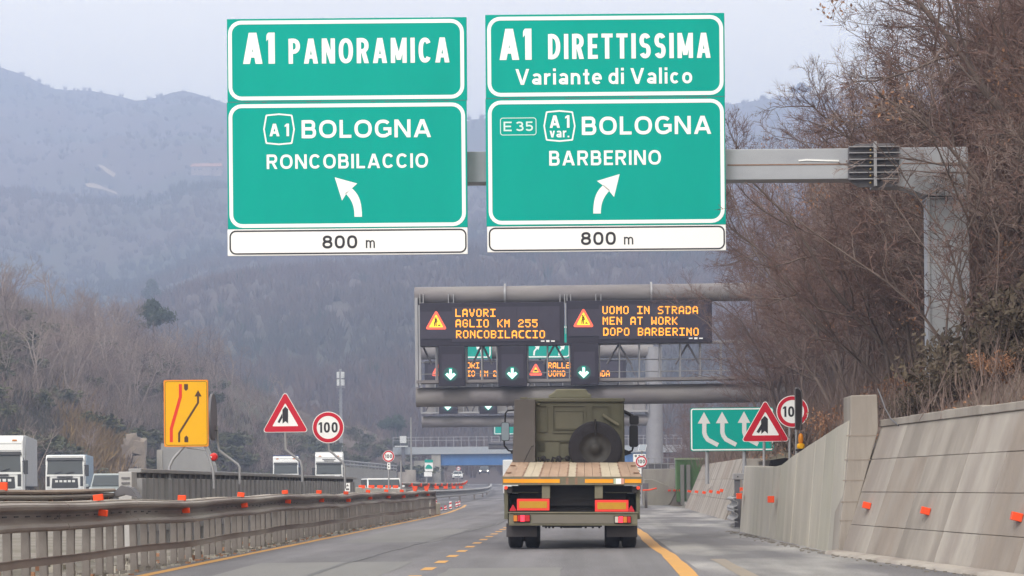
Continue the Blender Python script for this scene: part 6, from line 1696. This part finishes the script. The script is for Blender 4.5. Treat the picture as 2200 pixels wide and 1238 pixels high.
undergrowth('undergrowth', 'thin bare brown undergrowth covering the right bank', ug1, 5200, place_r, .8, 2.6, .011, 31)
undergrowth('undergrowth', 'pale dry stems mixed in the undergrowth of the right bank', ug2, 1500, place_r, .5, 1.6, .010, 32)
undergrowth('undergrowth', 'bare brown undergrowth covering the left bank', ug1, 5000, place_l, .8, 2.6, .032, 33)
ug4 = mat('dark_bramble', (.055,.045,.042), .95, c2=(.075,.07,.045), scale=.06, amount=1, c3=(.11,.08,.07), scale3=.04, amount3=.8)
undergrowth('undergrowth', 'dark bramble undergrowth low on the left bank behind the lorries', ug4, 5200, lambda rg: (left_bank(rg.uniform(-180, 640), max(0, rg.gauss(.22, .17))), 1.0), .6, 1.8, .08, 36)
undergrowth('undergrowth', 'pale grey stems mixed in the undergrowth of the left bank', ug2, 3400, lambda rg: (left_bank(rg.gauss(230, 150), .35 + .7*rg.random()), 1.0), 1.2, 3.6, .03, 34)
undergrowth('undergrowth', 'olive green undergrowth in patches on the left bank', ug3, 2600, lambda rg: (lambda q: (q[0], q[1]) if fbm(q[0].x*.04, q[0].y*.04, 5) > .05 else (q[0], .25))(place_l(rg)), .5, 1.6, .07, 35)
# leaf litter on the slope
mb = MB()
for i in range(4000):
    Y = RG.uniform(24, 118); X = interp(Y, FOOT) + .1 + abs(RG.gauss(0, 3.2)); z = bank_z(X, Y) + RG.uniform(.0, .06)
    a = Vector((RG.gauss(0,1), RG.gauss(0,1), RG.gauss(0,.5))).normalized()*RG.uniform(.03, .07); b_ = rot_to(a, pi/2, RG.uniform(0, 6.28))*a.length*.6
    p = Vector((X, Y, z)); mb._add([p-a, p+b_, p+a, p-b_], [(0,1,2,3)], False)
setp(mb.build('leaf_litter', K['leaf']), 'scattered copper leaf litter on the right bank', 'leaves', None, 'stuff')

# trees of the left bank
G_L = 'bare trees on the left bank'
LBL_L = 'bare grey-brown tree growing on the scrubby left bank beyond the lorries'
lp = []
K['twig_c'] = mat('pale_twigs', (.29,.225,.20), .95, c2=(.22,.165,.15), scale=.3, amount=1)
for i, (h, st, mk) in enumerate(((9.0, 3, 'twig_c'), (7.5, 4, 'twig'), (8.5, 2, 'twig_c'), (6.5, 5, 'twig_b'))):
    T, C, F = bare_tree(300+i, h, st, .2, 12, 8, 6, .75, .11, 0); 
    for m_ in (C,):
        pass
    lp.append((T, C, mk, h))
first = {}; chl = {}
n_l = 0
for i in range(150):
    u = RG.uniform(-150, 960) if i % 2 else RG.gauss(280, 130); t = RG.random()**.8*1.0 if i % 2 else RG.uniform(.45, 1.0)
    p = left_bank(u, t)
    if u > 560 and RG.random() < .35: continue
    k = RG.randrange(4) if i % 2 else RG.choice((0, 2, 0, 2, 3)); sc = RG.uniform(.5, .95)*(1.0 if t > .6 else .8) if i % 2 else RG.uniform(.7, 1.1)
    if u > 700: sc *= .75
    if k not in first:
        T, C, mk, h = lp[k]
        o = plant_tree('bare_tree', LBL_L, 'tree', G_L, [('trunk', T, mat('pale_bark', (.34,.28,.25), .9, c2=(.22,.175,.155), scale=2, amount=.9) if k == 0 else first[0].children[0].data.materials[0] if 0 in first else K['bark']), ('crown', C, K[mk])], p, RG.uniform(0, 6), sc)
        first[k] = o; chl[o] = [c for c in COL.objects if c.parent is o]
    else: plant_copy(first[k], chl, p, RG.uniform(0, 6), (sc*1.1, sc*1.1, sc))
for i in range(95):   # bigger scrub patches on the left bank
    u = RG.uniform(-100, 900); t = RG.random()*.8; p = left_bank(u, t); sc = RG.uniform(1.6, 3.6)
    if i == 0:
        S_, F = shrub(21, 1.0, 1100, None, .7, .10); sl = plant_tree('shrub', 'dark green shrub on the scrubby left bank beyond the lorries', 'shrub', 'dark green shrubs on the left bank', [('stems', S_, K['bark']), ('leaves', F, mat('dark_scrub', (.060,.070,.034), .9, c2=(.10,.095,.042), scale=1, amount=.9))], p, 0, 2.5)
        cl_ = {sl: [c for c in COL.objects if c.parent is sl]}
    else: plant_copy(sl, cl_, p, RG.uniform(0, 6), (sc*1.3, sc*1.3, sc*.8))
def on_terrain(fn, u, v, lo, hi):
    """distance at which the terrain seen in column u reaches row v"""
    best = None
    for i in range(200):
        D = lo + (hi-lo)*i/199; p = fn(u, D); vv = VV - (p.z-EYE)*FPX/p.y
        if best is None or abs(vv-v) < best[0]: best = (abs(vv-v), p)
    return best[1]
def lb_D(u, t): return left_bank(u, t)
# ochre grass patch
mb = MB()
for i in range(5200):
    u = RG.gauss(205, 30); t = .22 + RG.gauss(0, .07) + (u-205)*-.0016
    p = left_bank(u, max(0, t)); h = RG.uniform(1.2, 2.6)
    d = Vector((RG.gauss(0,.4), RG.gauss(0,.4), 1))*h; s_ = Vector((RG.gauss(0,.12), RG.gauss(0,.12), 0))
    mb._add([p-s_, p+s_, p+d], [(0,1,2)], False)
setp(mb.build('ochre_grass', mat('ochre_grass', (.24,.15,.055), .95, c2=(.15,.105,.05), scale=1, amount=.9)), 'ochre dry grass patch on the left bank above the lorries', 'grass', None, 'stuff')

# pines
def pine(seed, w_, h, trunk_h, label, loc, flat=1.0, m_=None, cat='tree'):
    rg = random.Random(seed); T = MB(); C = MB()
    T.tube([(0,0,-1), (.1,0,trunk_h*.5), (0,.1,trunk_h+h*.8)], [.28, .22, .06], 8, False)
    for k in range(26):
        z = trunk_h + h*rg.random(); f = (z-trunk_h)/h; rad = w_/2*(1-f**1.6*flat)*rg.uniform(.55, 1.1); a = rg.uniform(0, 6.28)
        tip = Vector((cos(a)*rad, sin(a)*rad, z + rad*.18)); T.tube([(0,0,z-.2), tip], [.06, .02], 4, False)
        for q in range(120):
            c = Vector((0,0,z)).lerp(tip, rg.uniform(.35, 1.1)) + Vector((rg.gauss(0,.28), rg.gauss(0,.28), rg.gauss(.1,.22)))*w_/5
            A = Vector((rg.gauss(0,1), rg.gauss(0,1), rg.gauss(.6,.8))).normalized()*rg.uniform(.15, .34)*w_/5; B = rot_to(A, pi/2, rg.uniform(0, 6.28))*A.length*.28
            C._add([c-A, c+B, c+A, c-B], [(0,1,2,3)], False)
    return plant_tree('pine_tree', label, cat, None, [('trunk', T, K['bark']), ('crown', C, m_ or K['evergreen'])], loc)
p = left_bank(332, .93); pine(1, 7.4, 4.0, max(1.2, (W(332, 706, p.y).z - p.z)), 'dark green pine standing on the crest of the left bank, below the mountain', p)
p = left_bank(850, .75); pine(2, 6.6, 2.6, max(1.0, W(850, 925, p.y).z - p.z), 'broad low dark pine near the far bridge, left of the gantries', p, .8)
p = on_terrain(lambda u, D: hill(u, D), 330, 618, 600, 1050); pine(3, 11, 9, 1.5, 'small dark evergreen on the hazy lower hillside above the pine', p)
p = on_terrain(lambda u, D: hill(u, D), 1730, 200, 1500, 2600); pine(4, 26, 9, 1.5, 'dark evergreen on the skyline right of the green signs', p)

# far wood: one mass over the hills
rgf = np.random.RandomState(5)
def far_wood(name, m_, n, seed, dlo, dhi, ulo=-160, uhi=1800, s0=3.0, s1=6.5, tri=22, wide=1.35):
    rg = random.Random(seed); V = []; Fc = []
    for i in range(n):
        u = rg.uniform(ulo, uhi); D = dlo + (dhi-dlo)*rg.random()**.9
        p = hill(u, D); h = rg.uniform(s0, s1)*1.25; rad = h*.42*wide
        for k in range(tri):
            a = rg.uniform(0, 6.28); rr = rad*sqrt(rg.random()); tx, ty = cos(a)*rr, sin(a)*rr; z1 = h*(1-.35*(rr/rad)**2)*rg.uniform(.75, 1.05)
            w2 = h*.028*rg.uniform(.6, 1.6); b = len(V); ca = rg.uniform(-w2, w2)
            V += [(p.x+tx*.35-w2, p.y+ty*.35+ca, p.z-.6+h*rg.uniform(0,.35)), (p.x+tx*.35+w2, p.y+ty*.35-ca, p.z-.6+h*rg.uniform(0,.35)), (p.x+tx, p.y+ty, p.z+z1)]
            Fc.append((b, b+1, b+2))
    me = bpy.data.meshes.new(name); me.from_pydata(V, [], Fc); me.materials.append(m_); me.update()
    o = bpy.data.objects.new(name, me); COL.objects.link(o); return o
wd1 = mat('far_bare_wood', (.112,.074,.070), 1.0, c2=(.155,.105,.09), scale=.02, amount=1.0, c3=(.05,.056,.045), scale3=.005, amount3=.9)
wd2 = mat('far_grey_wood', (.125,.092,.084), 1.0, c2=(.09,.068,.066), scale=.03, amount=1.0, c3=(.055,.058,.048), scale3=.005, amount3=.8)
wd3 = mat('far_evergreen_wood', (.045,.055,.042), 1.0, c2=(.07,.075,.05), scale=.03, amount=1.0)
setp(far_wood('far_woods', wd1, 11000, 1, 440, 1750), 'hazy bare brown woods covering the far hills', 'woods', None, 'stuff')
setp(far_wood('far_woods', wd2, 6000, 2, 440, 2620), 'hazy grey leafless woods mixed over the far hills', 'woods', None, 'stuff')
setp(far_wood('far_evergreens', wd3, 420, 3, 480, 2500, wide=1.1), 'scattered dark evergreens in the hazy woods of the far hills', 'woods', None, 'stuff')

# bare ground patches, farmhouse, mast
for (P, lab) in ((((222, 362), (236, 364), (262, 384), (258, 388), (240, 378)), 0), (((196, 404), (215, 404), (262, 421), (268, 428), (236, 417), (200, 410)), 1)):
    mb = MB(); pts = [on_terrain(hill, u, v, 1100, 2600) + Vector((0, -14, 5)) for u, v in P]
    mb._add(pts, [tuple(range(len(pts)))], False)
    setp(mb.build('bare_ground', mat('bare_earth', (.40,.33,.26), .95, c2=(.28,.22,.18), scale=.05, amount=.8)), kind='structure')
p = on_terrain(hill, 452, 362, 1100, 2600)
hs = empty('farmhouse', p + Vector((0, -10, -2)), 'hazy old farmhouse with a tiled roof on the far hillside beside the left green sign', 'house')
hw_ = 31*p.y/FPX; hh = 17*p.y/FPX
mb = MB().box(-hw_, hw_*1.05, 0, 10, -3, hh*.75); mb.box(-hw_*.2, hw_*.35, -3, 0, -3, hh*.6); mb.build('wall', mat('old_stone', (.34,.26,.22), .9, c2=(.27,.21,.18), scale=.2, amount=.8), hs)
mb = MB(); mb.hexa([(-hw_*1.05,-1,hh*.752),(hw_*1.1,-1,hh*.752),(hw_*1.1,11,hh*.752),(-hw_*1.05,11,hh*.752),(-hw_*1.0,4.6,hh*1.25),(hw_*1.05,4.6,hh*1.25),(hw_*1.05,5.4,hh*1.25),(-hw_*1.0,5.4,hh*1.25)]); mb.build('roof', mat('old_roof_tiles', (.42,.22,.15), .9, c2=(.33,.18,.13), scale=.2, amount=.8), hs)
mb = MB()
for f in (-.75, -.45, -.3, .5, .8): mb.box(hw_*f-.6, hw_*f+.6, -.15, .0, hh*.3, hh*.5)
mb.build('window', K['black'], hs)
D = 390.0
p = left_bank(732, 1.0); p2 = W(732, 880, D)
am = empty('antenna_mast', (p2.x, D, 0), 'pale telecom mast with two tiers of antenna panels rising behind the left 100 sign', 'antenna mast')
am['kind'] = 'thing'
MB().tube([(0,0,0), (0,0,W(732, 793, D).z)], [.42, .24], 10).build('pole', K['galv'], am)
for v in (806, 822):
    z = W(732, v, D).z
    for k in range(5):
        a = 2*pi*k/5 + .3; c = (cos(a)*.55, sin(a)*.55)
        MB().box(c[0]-.16, c[0]+.16, c[1]-.1, c[1]+.1, z-.55, z+.55).build('antenna_panel', whitep, am)
mb = MB(); mb.lathe([(-.05, .3), (-.05, .8), (.05, .8), (.05, .3)], (0, 0, W(732, 832, D).z), 'Z', 16)
for k in range(6): mb.lathe([(-.04, .25), (-.04, .42), (.04, .42), (.04, .25)], (0, 0, W(732, 840 + k*9, D).z), 'Z', 12)
mb.build('platform', K['galv'], am)
F = Face(885, 935, 380.0); cbx = empty('utility_pole', (W(883, 940, 385).x, 385, 0), 'thin pale pole left of the far bridge parapet', 'pole')
mb = MB().tube([(0,0,0), (0,0,W(883, 897, 385).z)], [.2, .14], 8); mb.build('shaft', K['grey_wall'], cbx)
p = W(866, 945, 398.5); bxh = empty('white_hut', (p.x, 398, 0), 'tiny white box hut at the left end of the far bridge', 'hut')
mb = MB().box(-.55, .55, 0, 1.2, W(866, 952, 398).z, W(866, 937, 398).z); mb.build('wall', whitep, bxh); MB().box(-.3, .3, .3, .9, -.1, W(866, 952, 398).z-.003).build('support', K['steel_dark'], bxh); MB().box(-1.5, .9, -.2, 0, W(866, 958, 398).z-.2, W(866, 958, 398).z).build('sill', whitep, bxh)

# hose on the end block and roadside litter
mb = MB(); q = rb.location
pts = [W(1886, 836, q.y), W(1892, 850, q.y-.3), W(1902, 878, q.y-.6), W(1914, 900, q.y-.9), W(1930, 914, q.y-1.2)]
o = MB().tube([p_ - pts[0] for p_ in pts], .012, 8).build('hose', K['sign_back'], None, loc=pts[0]); setp(o, 'grey hose hanging from the top of the tall concrete end block', 'hose')
mb = MB()
for i in range(1500):
    y = RG.uniform(16, 92); x = -6.15 - abs(RG.gauss(0, .5)) if RG.random() < .8 else RG.uniform(-9, -6.3)
    s_ = RG.uniform(.012, .045)*(2 if RG.random() < .05 else 1); h = s_*RG.uniform(.4, 1)
    mb.m = RG.choice((0, 0, 1, 1, 2)); M = Matrix.Translation((x, y, 0)) @ Matrix.Rotation(RG.uniform(0, 6), 4, 'Z')
    mb.box(-s_, s_, -s_*.7, s_*.7, -.05, h, M)
setp(mb.build('roadside_litter', [K['concrete'], K['gravel'], K['leaf']]), 'stones and litter strewn along the foot of the near guard rail', 'litter', None, 'stuff')
mb = MB()
for i in range(500):
    f = RG.random(); p = (nb0.lerp(nb1, RG.random()) if f < .6 else vb0.lerp(vb1, RG.random())) + Vector((-.12 - abs(RG.gauss(0, .15)), 0, 0)); s_ = RG.uniform(.008, .03)
    mb.box(p.x-s_, p.x+s_, p.y-s_*2, p.y+s_*2, -.05, s_*.7)
setp(mb.build('wall_foot_grit', K['gravel']), 'grit and crumbs along the foot of the right walls', 'grit', None, 'stuff')

# ------------------------------------------------------------------ haze
mb = MB().box(-1650, 1650, -60, 3420, -3, 565)
hz = mb.build('haze', [])
hm = bpy.data.materials.new('haze_air'); hm.use_nodes = True
t = hm.node_tree; t.nodes.clear()
o_ = t.nodes.new('ShaderNodeOutputMaterial'); pvn = t.nodes.new('ShaderNodeVolumePrincipled')
pvn.inputs['Color'].default_value = (.56, .68, 1.0, 1); pvn.inputs['Density'].default_value = HAZE; pvn.inputs['Anisotropy'].default_value = 0.2
t.links.new(pvn.outputs[0], o_.inputs['Volume'])
hz.data.materials.append(hm); setp(hz, kind='stuff')
